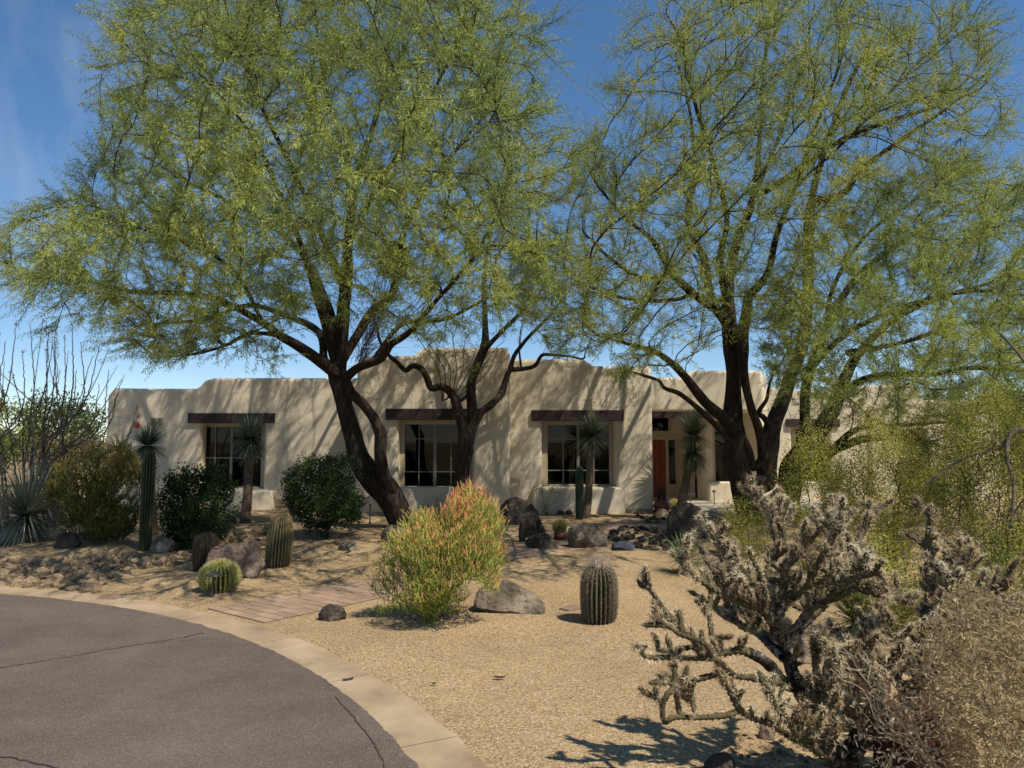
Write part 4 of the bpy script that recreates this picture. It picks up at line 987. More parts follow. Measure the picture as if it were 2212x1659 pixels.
# pencil cactus shrubs
def firestick(label, poly, Y, depth, n, base, seed, step, dk, rad, pal_low, pal_tip, tipk=2, orange=None, edge=50):
    N, PR, D, r = bush_nodes(poly, Y, depth, n, base, seed, step, dk, stems=12, wob=0.30, up=0.36, keep=0.4, holes=0.14, edge=edge)
    R, nk = node_radii(N, PR, rad * 0.8, expo=3.2, rmax=rad * 5)
    t = empty('pencil_cactus', tuple(base), label, 'pencil cactus')
    zmin = N[:, 2].min(); hh = (N[:, 2] - zmin) / (N[:, 2].max() - zmin)
    i = np.where(PR >= 0)[0]
    age = np.clip(R / (rad * 2.6), 0, 1)
    def ccol(p, tipness, q):
        hz = (p[:, 2] - zmin) / (N[:, 2].max() - zmin)
        pn = np.array([noise.noise(Vector(a) * 4.5 + Vector((seed, 0, 0))) for a in p])
        u = np.clip(tipness * 1.05 + 0.42 * hz ** 2 + 0.40 * pn - 0.04 + 0.1 * r.normal(size=q), 0, 1)
        if orange is not None: u = np.clip(u * 0.8 + 0.6 * np.array([max(0, 1 - (Vector(a) - Vector(o)).length / s) for a in p for (o, s) in [min(orange, key=lambda z: (Vector(a) - Vector(z[0])).length)]]), 0, 1)
        return mixpal(list(pal_low) + list(pal_tip), u)
    q = len(i); c = ccol(N[i], -0.15 * np.ones(q), q); c = np.where((age[i] > 0.55)[:, None], np.array([[0.22, 0.20, 0.07]]), c)
    mb = MB(); v, f = segs(N[PR[i]], N[i], R[i], R[i], 5); mb.add(v, f, np.repeat(c, 10, axis=0)); mb.build('stems', M['tint'], t, smooth=True)
    tips = np.where(nk <= 1)[0]; idx = np.repeat(tips, tipk); q = len(idx)
    P0 = N[idx]; d = norm(D[idx] * 0.45 + perp(D[idx], r) * 0.5 + [0, 0, 0.75]); L = r.uniform(0.6, 1.5, q) * step * 1.45
    mb = MB(); c0 = ccol(P0, 0.15 * np.ones(q), q)
    P1 = P0 + d * L[:, None]; d2 = norm(d + perp(d, r) * 0.22 + [0, 0, 0.35]); P2 = P1 + d2 * (L * 0.8)[:, None]; c1 = ccol(P2, 0.5 * np.ones(q), q)
    v, f = segs(P0, P1, rad * 0.8, rad * 0.8, 5); mb.add(v, f, np.repeat(c0, 10, axis=0))
    v, f = segs(P1, P2, rad * 0.78, rad * 0.5, 5); cc = np.repeat((c0 + c1) / 2, 10, axis=0).reshape(q, 10, 3); cc[:, 5:] = c1[:, None]; mb.add(v, f, cc.reshape(-1, 3))
    # side fork of each tip
    d3 = norm(d - perp(d, r) * 0.4 + [0, 0, 0.4]); P3 = P1 + d3 * (L * 0.7)[:, None]; c2 = ccol(P3, 0.55 * np.ones(q), q)
    v, f = segs(P1, P3, rad * 0.78, rad * 0.5, 5); cc = np.repeat((c0 + c2) / 2, 10, axis=0).reshape(q, 10, 3); cc[:, 5:] = c2[:, None]; mb.add(v, f, cc.reshape(-1, 3))
    mb.build('tips', M['tint'], t, smooth=True)
    return t

FL = [(0.10, 0.16, 0.022), (0.22, 0.28, 0.04), (0.40, 0.43, 0.08)]
FT = [(0.62, 0.46, 0.13), (0.72, 0.34, 0.13), (0.74, 0.19, 0.11)]
firestick('bright yellow-green pencil cactus with coral pink tips in the foreground gravel, two-lobed',
          [(782, 1300), (792, 1265), (815, 1250), (822, 1215), (840, 1180), (868, 1140), (890, 1118), (925, 1112), (955, 1125), (968, 1082), (985, 1062), (1015, 1058), (1045, 1075), (1068, 1095), (1088, 1140), (1080, 1175), (1090, 1215), (1078, 1265), (1082, 1290), (1050, 1290),
           (1015, 1310), (985, 1345), (940, 1348), (900, 1340), (860, 1325), (820, 1330)], 6.85, 0.46, 3900, at(925, 1350), 51, 0.032, 0.036, 0.0029, FL, FT, 2, edge=45)
DL = [(0.035, 0.045, 0.008), (0.07, 0.08, 0.014), (0.14, 0.14, 0.024)]
DT = [(0.27, 0.20, 0.05), (0.34, 0.15, 0.05)]
firestick('large olive pencil cactus with rusty orange tips between the desert spoon and saguaro',
          [(108, 1110), (104, 1060), (125, 1010), (150, 985), (200, 968), (232, 975), (262, 958), (290, 985), (306, 1030), (302, 1090), (296, 1140), (270, 1165), (230, 1182), (180, 1178), (140, 1165), (120, 1140)],
          11.8, 0.65, 4200, at(205, 1180), 52, 0.048, 0.058, 0.0046, DL, DT, 2, orange=[(tuple(W(262, 1010, 11.6)), 0.35), (tuple(W(135, 1000, 11.6)), 0.3), (tuple(W(115, 1060, 11.5)), 0.25)], edge=60)
leafy_bush('sparse_shrub', 'yellowish thin stemmed shrub showing behind the tall ribbed saguaro',
           [(262, 990), (280, 955), (300, 960), (325, 985), (345, 1000), (350, 1060), (345, 1090), (320, 1100), (290, 1080)], 13.2, 0.3, 320, at(318, 1150), 45, 0.07, 0.09, (0.05, 0.10, 0.006, 0.011),
           [(0.12, 0.13, 0.03), (0.24, 0.20, 0.05), (0.28, 0.14, 0.05)], per=7, jit=0.02)

# creosote bushes
PC = [(0.09, 0.105, 0.022), (0.19, 0.205, 0.034), (0.33, 0.32, 0.052), (0.52, 0.47, 0.11)]
creos = [
    ('creosote bush with yellow-green specks of leaf in front of the paired dark trunks', [(1625, 1100), (1650, 1050), (1700, 1010), (1715, 960), (1735, 910), (1768, 905), (1790, 960), (1830, 1000), (1850, 1060), (1840, 1120), (1760, 1150), (1660, 1150)], 8.6, .6, 620, (1740, 1230), 61),
    ('tall airy creosote bush before the far garage wall, left of the grey palo verde limb', [(1800, 1100), (1830, 1000), (1850, 920), (1890, 890), (1960, 930), (1990, 1000), (2060, 1030), (2050, 1120), (1980, 1180), (1860, 1190)], 8.2, .7, 800, (1930, 1260), 62),
    ('tall creosote bush crowding the right edge beneath the level mesquite limbs', [(2010, 1120), (2030, 1010), (2060, 900), (2110, 870), (2180, 850), (2260, 880), (2300, 1050), (2270, 1200), (2120, 1220), (2030, 1180)], 7.4, .8, 900, (2150, 1290), 63),
    ('low creosote bush with grey bare twigs behind the pale branching cholla', [(1790, 1230), (1830, 1170), (1920, 1150), (2010, 1180), (2040, 1260), (2010, 1340), (1900, 1360), (1810, 1320)], 6.3, .5, 600, (1920, 1385), 64),
    ('low dense creosote bush at the right edge behind the dry straw-coloured brittlebush', [(2040, 1250), (2080, 1180), (2160, 1150), (2260, 1160), (2280, 1320), (2180, 1380), (2070, 1350)], 5.6, .5, 600, (2170, 1450), 65),
    ('tall creosote bush between the paired trunks and the garage, brushing the house wall', [(1700, 1060), (1720, 960), (1780, 900), (1860, 870), (1900, 920), (1900, 1040), (1830, 1110)], 11.0, .8, 520, (1790, 1110), 68),
    ('airy creosote bush in front of the far end of the garage wing', [(1930, 1050), (1950, 930), (2010, 880), (2090, 880), (2120, 980), (2090, 1080), (2000, 1110)], 10.5, .8, 520, (2010, 1120), 69),
    ('small round creosote bush behind the cholla crown, beside the black boulder', [(1545, 1110), (1580, 1085), (1640, 1085), (1680, 1120), (1690, 1180), (1640, 1210), (1570, 1190)], 9.6, .45, 330, (1620, 1225), 66),
]
for lab, poly, Y, dep, n, b, sd in creos:
    leafy_bush('creosote_bush', lab, poly, Y, dep, int(n * 2.3), at(*b), sd, 0.085, 0.12, (0.014, 0.028, 0.011, 0.018), PC, per=50, tipr=0.0020, jit=0.06, group='creosote bushes at the right', stems=7, wob=0.2, up=0.15, nz=1.8, holes=0.08, lmin=0.007, edge=70)
PB = [(0.16, 0.13, 0.10), (0.26, 0.22, 0.18)]
M['greytwig'] = ramp_mat('grey_twig', [(0.3, (0.05, 0.04, 0.03)), (0.7, (0.15, 0.122, 0.09))], 8, 3, 0.9, 0)
leafy_bush('bare_shrub', 'leafless grey twiggy shrub tangled at the right edge below the creosote',
           [(1960, 1260), (1990, 1130), (2060, 1100), (2150, 1020), (2260, 980), (2300, 1150), (2290, 1400), (2150, 1420), (2020, 1380)], 6.4, .6, 900, at(2150, 1370), 67, 0.08, 0.10, (0.008, 0.015, 0.004, 0.007), PB, per=2, tipr=0.0022, stemmat='greytwig', stems=8, wob=0.35, lmin=0.006)

# dry brittlebush in the right foreground
PD = [(0.14, 0.095, 0.045), (0.30, 0.22, 0.11), (0.46, 0.36, 0.18), (0.58, 0.49, 0.30)]
M['straw'] = ramp_mat('straw_stem', [(0.3, (0.24, 0.18, 0.11)), (0.7, (0.42, 0.34, 0.22))], 8, 3, 0.9, 0)
leafy_bush('dry_brittlebush', 'mass of straw-coloured withered brittlebush filling the lower right corner',
           [(1985, 1420), (2010, 1340), (2060, 1290), (2130, 1285), (2200, 1300), (2300, 1300), (2330, 1500), (2320, 1720), (2100, 1720), (2040, 1600), (1990, 1520)], 3.0, .55, 1900, (G(2150, 1700).x * 1.0, 3.05, 0), 71, 0.045, 0.055, (0.016, 0.045, 0.004, 0.0095), PD, per=13, tipr=0.0016, stemmat='straw', stems=16, wob=0.3, up=0.3, jit=0.03, rmax=0.008, holes=0.12, nz=2.2, group='dry brittlebush', edge=80)
leafy_bush('dry_brittlebush', 'greyer half-dead brittlebush with larger pale leaves at the foot of the cholla',
           [(1790, 1420), (1830, 1370), (1900, 1400), (1990, 1420), (2040, 1520), (2080, 1640), (1900, 1680), (1830, 1620), (1860, 1530), (1800, 1480)], 3.25, .4, 420, (1.95, 3.35, 0), 72, 0.06, 0.08, (0.02, 0.045, 0.006, 0.015), [(0.16, 0.12, 0.08), (0.34, 0.28, 0.19), (0.54, 0.48, 0.36)], per=5, tipr=0.0019, stemmat='straw', stems=10, wob=0.35, up=0.2, jit=0.04, rmax=0.007, group='dry brittlebush', edge=60)

# ------------------------------------------------------------------ cholla
M['cholla'] = ramp_mat('cholla_skin', [(0.28, (0.03, 0.025, 0.014)), (0.55, (0.10, 0.085, 0.042)), (0.78, (0.26, 0.22, 0.12))], 14, 6, 0.85, 0.4, 60, 0.004)
M['cholla_wood'] = ramp_mat('cholla_wood', [(0.35, (0.015, 0.011, 0.009)), (0.52, (0.05, 0.04, 0.032)), (0.62, (0.22, 0.19, 0.16)), (0.72, (0.46, 0.42, 0.37))], 26, 8, 0.95, 1.0, 40, 0.01)

def cholla(label, skel, base, seed, sp_len=(0.013, 0.028), spn=4, side=(2, 3), dens=0.062, tipr=0.0100, t0=0.25, bare=(), group=None):
    """traced limbs; upright jointed arms sprout along them, and short joints along those"""
    r = np.random.default_rng(seed)
    t = empty('cholla_cactus', base, label, 'cholla', group)
    wood = MB(); arm = MB(); spP, spD, spW = [], [], []
    lines = []
    for L in skel: lines.append((np.array([p for p in L], float), 0))
    def sprout(P, lvl, spacing, ln, rad, start):
        S_ = spline(P, 0.03); m = len(S_); out = []
        k = int(m * start)
        while k < m - 1:
            lim_ = 1.0 if lvl else np.clip((m - k) / m * 1.8, .35, 1)
            if S_[k, 3] < 0.030:
                d0 = norm(S_[min(k + 1, m - 1), :3] - S_[k - 1, :3]); pr_ = perp(d0[None], r)[0]
                d = norm(d0 * .55 + pr_ * .75 + np.array([0, 0, .75 if lvl == 0 else .45]))
                Ln = r.uniform(*ln) * lim_; q = [S_[k, :3]]; n_ = 4
                for _ in range(n_):
                    d = norm(d + r.normal(size=3) * .16 + np.array([0, 0, .10])); q.append(q[-1] + d * Ln / n_)
                rr = rad * r.uniform(.85, 1.15)
                out.append(np.column_stack([np.array(q), [rr * .85, rr, rr * 1.05, rr, rr * .85]]))
            k += max(1, int(spacing * r.uniform(.6, 1.5) / 0.03))
        return out
    l1 = []
    for i_, (P, _) in enumerate(lines): l1 += sprout(P, 0, dens * (2.2 if i_ in bare else .8), (.08, .27) if i_ not in bare else (.05, .15), tipr * 1.08, t0 if i_ not in bare else .5)
    l2 = []
    for P in l1:
        if r.random() < .85: l2 += sprout(P, 1, .075, (.045, .13), tipr, .3)
    l3 = []
    for P in l2:
        if r.random() < .30: l3 += sprout(P, 2, .07, (.03, .07), tipr * .95, .5)
    allL = [(P, 0) for P, _ in lines] + [(P, 1) for P in l1] + [(P, 2) for P in l2] + [(P, 3) for P in l3]
    for P, lvl in allL:
        if P[:, 2].min() < -0.2: continue
        S_ = spline(P, 0.008); m = len(S_); k = 10; e = np.arange(m)
        old = np.clip((S_[:, 3] - 0.0165) / 0.006, 0, 1)
        tail = np.clip((m - 1 - e) / 4.0, 0, 1); prof = np.sqrt(1 - (1 - tail) ** 2 + 0.02)
        jl = 1 - .22 * np.exp(-(((e * .008) % .11 - .055) / .010) ** 2) * (lvl > 0)      # joints pinch in
        chk = ((e[:, None] // 2 + np.arange(k)[None]) % 2)
        rad = S_[:, 3][:, None] * (prof * jl)[:, None] * (1 + (0.42 * (1 - old))[:, None] * (chk - 0.5))
        for a_ in np.where(old > 0.1)[0]:
            for b_ in range(k):
                c_ = b_ / k * 6.283; rad[a_, b_] *= 1 + 0.6 * old[a_] * noise.noise(Vector((math.cos(c_) * 2, math.sin(c_) * 2, a_ * .10 + seed)))
        v, f, ring = tube(S_[:, :3], rad, k)
        isold = old[f[:, 0] // k] > 0.5
        if isold.any(): wood.add(v, f[isold])
        if (~isold).any(): arm.add(v, f[~isold])
        aa, bb = np.where((chk > 0) & (old[:, None] < 0.4)); V3 = v.reshape(m, k, 3)
        u_ = aa / m; pk = [0.06 + .5 * u_ ** 2, 0.16 + .65 * u_ ** 1.5, 0.26 + .6 * u_, 0.4 + .5 * u_][lvl]
        kp = r.random(len(aa)) < pk; aa, bb = aa[kp], bb[kp]; tdir = norm(np.gradient(S_[:, :3], axis=0))
        for _ in range(spn):
            spP.append(V3[aa, bb]); spD.append(norm(ring[aa, bb] + 0.35 * tdir[aa] + 0.6 * r.normal(size=(len(aa), 3)))); spW.append(.6 + .6 * aa / m)
    if wood.V: wood.build('woody_trunk', M['cholla_wood'], t, smooth=True)
    arm.build('joints', M['cholla'], t, smooth=True)
    P = np.concatenate(spP); Dd = np.concatenate(spD); q = len(P)
    L = r.uniform(*sp_len, q) * np.concatenate(spW); w = perp(Dd, r) * 0.0012
    V = np.stack([P - w, P + w, P + Dd * L[:, None]], 1).reshape(-1, 3); F = np.arange(3 * q).reshape(q, 3)
    pn = np.array([noise.noise(Vector(a) * 5) for a in P[::10]]); pn = np.repeat(pn, 10)[:q]
    u = np.clip(0.5 + 0.8 * pn + 0.2 * r.normal(size=q), 0, 1)
    col = mixpal([(0.42, 0.27, 0.16), (0.74, 0.59, 0.38), (0.90, 0.81, 0.58)], u)
    mesh_np('spines', V, F, M['spine'], t, colors=np.repeat(col, 3, axis=0))
    print('cholla', len(allL), 'spines', q)
    return t

def C_(pts, ws=1.0): return [(*W(x, y, Y), rp * Y / F_PX * ws) for x, y, Y, rp in pts]
skc = [
    C_([(1830, 1668, 3.9, 24), (1800, 1625, 3.88, 17), (1756, 1540, 3.85, 14), (1721, 1480, 3.8, 13), (1701, 1420, 3.78, 12), (1681, 1375, 3.75, 12), (1675, 1345, 3.75, 10), (1690, 1295, 3.75, 9), (1696, 1230, 3.7, 7), (1731, 1195, 3.65, 6), (1766, 1145, 3.6, 6), (1800, 1105, 3.55, 5.5), (1816, 1095, 3.55, 5)]),
    C_([(1726, 1485, 3.8, 12), (1691, 1472, 3.7, 12), (1666, 1440, 3.6, 12), (1631, 1415, 3.55, 10), (1596, 1405, 3.5, 8), (1556, 1410, 3.45, 7), (1511, 1395, 3.4, 6), (1476, 1360, 3.4, 5.5), (1436, 1320, 3.4, 5.5), (1416, 1290, 3.4, 5), (1400, 1265, 3.4, 5)]),
    C_([(1700, 1478, 3.7, 8), (1631, 1465, 3.5, 7), (1586, 1458, 3.4, 6), (1546, 1425, 3.3, 6), (1500, 1422, 3.3, 5), (1440, 1420, 3.25, 5), (1395, 1418, 3.2, 5), (1378, 1392, 3.2, 4.5)]),
    C_([(1790, 1630, 3.85, 9), (1706, 1590, 3.6, 7), (1666, 1565, 3.5, 6.5), (1606, 1540, 3.4, 6), (1566, 1475, 3.35, 6), (1546, 1445, 3.3, 5)]),
    C_([(1596, 1535, 3.4, 6), (1571, 1545, 3.35, 6), (1516, 1550, 3.3, 5), (1456, 1550, 3.2, 5), (1436, 1560, 3.2, 5), (1431, 1525, 3.2, 5.5), (1446, 1495, 3.2, 5.5), (1476, 1478, 3.25, 5)]),
    C_([(1546, 1458, 3.35, 5.5), (1500, 1468, 3.3, 6), (1450, 1472, 3.25, 6), (1400, 1475, 3.25, 5)]),
    C_([(1510, 1396, 3.4, 5), (1440, 1405, 3.3, 5), (1422, 1400, 3.3, 5), (1419, 1372, 3.3, 4.5)]),
    C_([(1540, 1422, 3.3, 5), (1520, 1390, 3.25, 5), (1470, 1370, 3.2, 5), (1440, 1352, 3.2, 5), (1385, 1350, 3.2, 5)]),
    C_([(1478, 1475, 3.3, 5), (1492, 1500, 3.25, 5), (1500, 1540, 3.2, 5)]),
    C_([(1682, 1370, 3.75, 9), (1646, 1320, 3.65, 8), (1596, 1300, 3.6, 7), (1546, 1275, 3.55, 6), (1496, 1240, 3.5, 6), (1471, 1200, 3.5, 6)]),
    C_([(1536, 1272, 3.55, 5), (1533, 1330, 3.5, 5), (1540, 1395, 3.45, 5)]),
    C_([(1694, 1290, 3.7, 7), (1736, 1275, 3.6, 6.5), (1771, 1210, 3.5, 6), (1796, 1165, 3.45, 6), (1816, 1132, 3.4, 6)]),
    C_([(1690, 1400, 3.75, 10), (1735, 1350, 3.8, 9), (1791, 1295, 3.85, 7), (1831, 1215, 3.9, 6), (1856, 1165, 3.95, 6), (1874, 1130, 4, 6), (1892, 1104, 4, 5.5)]),
    C_([(1690, 1260, 3.75, 7), (1656, 1240, 3.8, 7), (1690, 1170, 3.85, 7), (1681, 1125, 3.85, 7), (1650, 1090, 3.85, 7), (1630, 1082, 3.85, 6)]),
    C_([(1660, 1320, 3.7, 7), (1606, 1235, 3.7, 7), (1560, 1190, 3.65, 6), (1540, 1155, 3.65, 6), (1526, 1128, 3.65, 5.5)]),
    C_([(1695, 1390, 3.75, 10), (1756, 1312, 3.65, 8), (1806, 1290, 3.6, 8), (1846, 1272, 3.55, 8), (1906, 1285, 3.5, 8), (1976, 1305, 3.45, 7)]),
    C_([(1791, 1292, 3.6, 7), (1831, 1255, 3.5, 7), (1906, 1233, 3.45, 6)]),
    C_([(1830, 1640, 3.9, 15), (1850, 1560, 3.85, 13), (1835, 1480, 3.8, 12), (1845, 1420, 3.8, 9), (1880, 1370, 3.8, 8), (1900, 1320, 3.8, 7)]),
    C_([(1800, 1610, 3.85, 9), (1770, 1500, 3.7, 7), (1762, 1400, 3.7, 6), (1790, 1370, 3.65, 6)]),
    C_([(1835, 1650, 3.8, 12), (1880, 1590, 3.6, 10), (1895, 1500, 3.5, 9), (1870, 1440, 3.5, 8), (1885, 1380, 3.5, 7), (1930, 1340, 3.5, 6)]),
    C_([(1810, 1640, 3.8, 11), (1790, 1560, 3.6, 9), (1810, 1480, 3.5, 8), (1790, 1430, 3.5, 7), (1800, 1390, 3.5, 6)]),
    C_([(1820, 1650, 3.7, 10), (1760, 1620, 3.5, 8), (1700, 1560, 3.4, 7), (1660, 1500, 3.3, 6)]),
    C_([(1690, 1420, 3.7, 9), (1640, 1370, 3.9, 8), (1590, 1340, 4.0, 7), (1560, 1260, 4.1, 6), (1570, 1200, 4.1, 5.5)]),
    C_([(1866, 1400, 3.8, 8), (1930, 1450, 3.6, 7), (1950, 1500, 3.5, 7), (1960, 1545, 3.4, 6)]),
]
polyc = [(1468, 1205), (1500, 1120), (1515, 1085), (1545, 1115), (1580, 1100), (1625, 1035), (1670, 1050), (1720, 1120), (1760, 1090), (1820, 1055), (1840, 1110), (1880, 1065), (1900, 1085), (1870, 1180), (1850, 1230), (1960, 1270), (1980, 1320), (1900, 1350), (1820, 1340), (1760, 1350), (1720, 1395), (1660, 1370), (1590, 1310), (1530, 1290), (1480, 1250)]
Nc = bush_nodes
rc = np.random.default_rng(81)
def poly_pts(poly, Y, dep, n, r, edge=60):
    P = np.array(poly); lo, hi = P.min(0), P.max(0); out = []
    while len(out) < n:
        x, y = r.uniform(lo[0], hi[0], 500), r.uniform(lo[1], hi[1], 500); k = inpoly(x, y, poly); x, y = x[k], y[k]
        th_ = np.sqrt(np.clip(edgedist(x, y, poly) / edge, .05, 1))
        out += [tuple(W(a, b, Y + q)) for a, b, q in zip(x, y, r.uniform(-1, 1, len(x)) * dep * th_)]
    return np.array(out[:n])
cholla('large sprawling pale-spined cholla with dark woody limbs in the right foreground', skc, tuple(G(1830, 1662)), 81, bare=(1, 2, 3, 4, 5, 6, 7, 8, 10))
skd = [C_([(1960, 1640, 3.9, 15), (1975, 1560, 4.0, 12), (1990, 1450, 4.1, 10), (2000, 1350, 4.2, 9), (2010, 1260, 4.2, 8), (2005, 1180, 4.2, 7.5), (2012, 1115, 4.2, 7)]),
       C_([(2005, 1330, 4.2, 8), (2050, 1240, 4.2, 8), (2070, 1190, 4.2, 7)]), C_([(2003, 1350, 4.2, 8), (2060, 1280, 4.1, 7), (2090, 1210, 4.1, 7), (2105, 1180, 4.1, 6)]),
       C_([(1996, 1400, 4.15, 8), (2080, 1330, 3.9, 8), (2140, 1290, 3.8, 7), (2190, 1250, 3.7, 7)]), C_([(1985, 1480, 4.05, 8), (2080, 1380, 3.8, 8), (2160, 1330, 3.6, 7), (2230, 1320, 3.5, 6)])]
cholla('smaller brown-spined cholla with upright arms rising from the dry brush at right', skd, tuple(G(1960, 1640)), 82)

# ------------------------------------------------------------------ ribbed cacti
def ribbed(name, label, cat, base, h, r0, ribs, prof, skin_cols, spine_cols, spl, spn, rows, lean=(0, 0), group=None, depth=0.16, seed=1, topclump=None, parent=None, kring=6, browning=0.25, mk=True):
    r = np.random.default_rng(seed); k = ribs * kring; m = 46
    zz = np.linspace(0, 1, m); rp = np.interp(zz, [p[0] for p in prof], [p[1] for p in prof]) * r0
    rp[-1] = rp[-1] * 0.3
    ang = np.arange(k) * 2 * np.pi / k; c = np.cos(ang * ribs)
    sh = np.sign(c) * np.abs(c) ** 0.7
    rad = rp[:, None] * (1 + depth * (sh - 1) * 0.5)
    X = base[0] + lean[0] * zz[:, None] * h + rad * np.cos(ang); Y = base[1] + lean[1] * zz[:, None] * h + rad * np.sin(ang); Z = base[2] + zz[:, None] * h + 0 * rad
    V = np.stack([X, Y, Z], -1).reshape(-1, 3)
    i = np.arange(m - 1)[:, None]; j = np.arange(k)[None]; j2 = (j + 1) % k
    F = np.stack([i * k + j, i * k + j2, (i + 1) * k + j2, (i + 1) * k + j], -1).reshape(-1, 4)
    V = np.concatenate([V, [[base[0] + lean[0] * h, base[1] + lean[1] * h, base[2] + h]]]); top = len(V) - 1
    T = np.stack([(m - 1) * k + j[0], (m - 1) * k + j2[0], np.full(k, top)], 1)
    cols = np.array(skin_cols)
    t_ = np.clip((1 - zz) ** 3, 0, 1)[:, None, None] * browning * 2
    rib = ((0.5 + 0.5 * c) ** 2.0)[None, :, None]
    cc = (cols[0] * (1 - rib) + cols[1] * rib) * (1 - np.clip(t_, 0, 1)) + cols[2] * np.clip(t_, 0, 1)
    nn = np.array([[noise.noise(Vector((math.cos(a) * 3, math.sin(a) * 3, z * 6 + seed))) for a in ang] for z in zz])[..., None]
    cc = cc * (1 + 0.35 * nn); cc = np.concatenate([cc.reshape(-1, 3), [cols[1]]])
    if mk: t = empty(name, tuple(base), label, cat, group)
    else: t = parent
    mesh_np('ribbed_body', V, [F, T], M['tint'], t, smooth=True, colors=np.clip(cc, 0, 1))
    P, Dn = [], []
    for q in range(ribs):
        a = q * 2 * np.pi / ribs
        zs = np.linspace(0.03, 0.985, rows) + r.normal(size=rows) * 0.004
        rr = np.interp(zs, zz, rp); dr = np.interp(zs, zz, np.gradient(rp, zz * h))
        pos = np.stack([base[0] + lean[0] * zs * h + rr * math.cos(a), base[1] + lean[1] * zs * h + rr * math.sin(a), base[2] + zs * h], 1)
        nrm = norm(np.stack([np.full(rows, math.cos(a)), np.full(rows, math.sin(a)), -dr], 1))
        P.append(pos); Dn.append(nrm)
    P = np.repeat(np.concatenate(P), spn, axis=0); Dn = np.repeat(np.concatenate(Dn), spn, axis=0); q = len(P)
    hz = (P[:, 2] - base[2]) / h
    d = norm(Dn * 0.8 + r.normal(size=(q, 3)) * 0.65 + np.array([0, 0, 0.15]) * hz[:, None]); L = r.uniform(0.6, 1.2, q) * spl * (0.75 + 0.5 * hz ** 3)
    w = perp(d, r) * 0.0022
    V = np.stack([P - w, P + w, P + d * L[:, None]], 1).reshape(-1, 3); F = np.arange(3 * q).reshape(q, 3)
    sc = mixpal(spine_cols, np.clip(hz + 0.2 * r.normal(size=q), 0, 1))
    mesh_np('spines', V, F, M['spine'], t, colors=np.repeat(sc, 3, axis=0))
    if topclump:
        q = topclump[0]; c0 = np.array([base[0] + lean[0] * h, base[1] + lean[1] * h, base[2] + h]); mb = MB()
        a = r.uniform(0, 6.283, q); rr = np.sqrt(r.random(q)) * r0 * topclump[1]
        p = c0 + np.stack([rr * np.cos(a), rr * np.sin(a), -0.25 * rr], 1)
        for p_ in p:
            hh = r.uniform(*topclump[2]); w_ = topclump[4]
            mb.lathe([(w_ * .6, -.01), (w_, hh * .4), (w_ * .9, hh * .75), (w_ * .35, hh)], p_, 7, col=mixpal(topclump[3], r.random(1))[0] * r.uniform(.8, 1.2))
        mb.build('fruit_crown', M['tint'], t, smooth=True)
        if topclump[5]:
            q2 = 2600; pp = c0 + np.stack([r.normal(size=q2) * r0 * .33, r.normal(size=q2) * r0 * .33, np.abs(r.normal(size=q2)) * .05], 1); d = norm(r.normal(size=(q2, 3)) + [0, 0, .4]); w = perp(d, r) * .0011
            V = np.stack([pp - w, pp + w, pp + d * r.uniform(.015, .04, (q2, 1))], 1).reshape(-1, 3)
            mesh_np('top_spines', V, np.arange(3 * q2).reshape(q2, 3), M['spine'], t, colors=np.repeat(mixpal([(.38, .27, .20), (.60, .50, .37)], r.random(q2)), 3, axis=0))
    return t

BP = [(0, .80), (.08, .93), (.3, 1), (.6, 1), (.8, .93), (.92, .76), (.98, .5), (1, .2)]
ribbed('barrel_cactus', 'stout barrel cactus with a pinkish dried fruit crown standing alone in the open gravel', 'barrel cactus', at(1294, 1346), 0.49, 0.163, 24, BP,
       [(0.030, 0.033, 0.012), (0.17, 0.15, 0.085), (0.08, 0.06, 0.05)], [(0.20, 0.16, 0.13), (0.40, 0.32, 0.24)], 0.024, 8, 30, (0.01, 0), seed=2, depth=.26, topclump=(46, .5, (.035, .075), [(0.30, 0.21, 0.15), (0.55, 0.44, 0.31)], .010, True))
ribbed('barrel_cactus', 'tall narrow barrel cactus with reddish top spines right of the split purple boulder', 'barrel cactus', at(600, 1222), 0.71, 0.172, 24, [(0, .82), (.1, .95), (.35, 1), (.6, .95), (.8, .8), (.92, .6), (.98, .38), (1, .15)],
       [(0.030, 0.034, 0.010), (0.24, 0.21, 0.10), (0.045, 0.035, 0.03)], [(0.26, 0.20, 0.13), (0.42, 0.34, 0.18), (0.42, 0.18, 0.13)], 0.026, 6, 32, (0.06, 0), seed=3, group=None)
ribbed('barrel_cactus', 'dark reddish-spined barrel cactus behind the left end of the split purple boulder', 'barrel cactus', at(443, 1226), 0.47, 0.150, 22, BP,
       [(0.025, 0.03, 0.012), (0.07, 0.07, 0.03), (0.03, 0.025, 0.02)], [(0.12, 0.07, 0.06), (0.24, 0.12, 0.10)], 0.034, 9, 26, (0.02, 0), seed=4)
GB = [(0, .62), (.1, .82), (.28, .97), (.48, 1), (.68, .92), (.84, .72), (.94, .45), (1, .2)]
gold = [(0.030, 0.052, 0.008), (0.30, 0.31, 0.07), (0.10, 0.10, 0.03)]; gsp = [(0.60, 0.54, 0.22), (0.74, 0.66, 0.28)]
ribbed('golden_barrel_cactus', 'round golden barrel cactus with a ring of brown buds, beside the dark path light', 'golden barrel', at(474, 1276), 0.315, 0.215, 27, GB, gold, gsp, 0.034, 9, 22, seed=5, depth=0.34,
       topclump=(30, .42, (.014, .022), [(0.14, 0.05, 0.02), (0.50, 0.38, 0.10)], .007, False))
ribbed('golden_barrel_cactus', 'small bright yellow golden barrel cactus beside the glazed pot at the entry', 'golden barrel', at(1456, 1100), 0.24, 0.13, 20, GB, [(0.2, 0.2, 0.03), (0.5, 0.45, 0.10), (.2, .2, .05)], gsp, 0.03, 6, 14, seed=6, depth=.2)
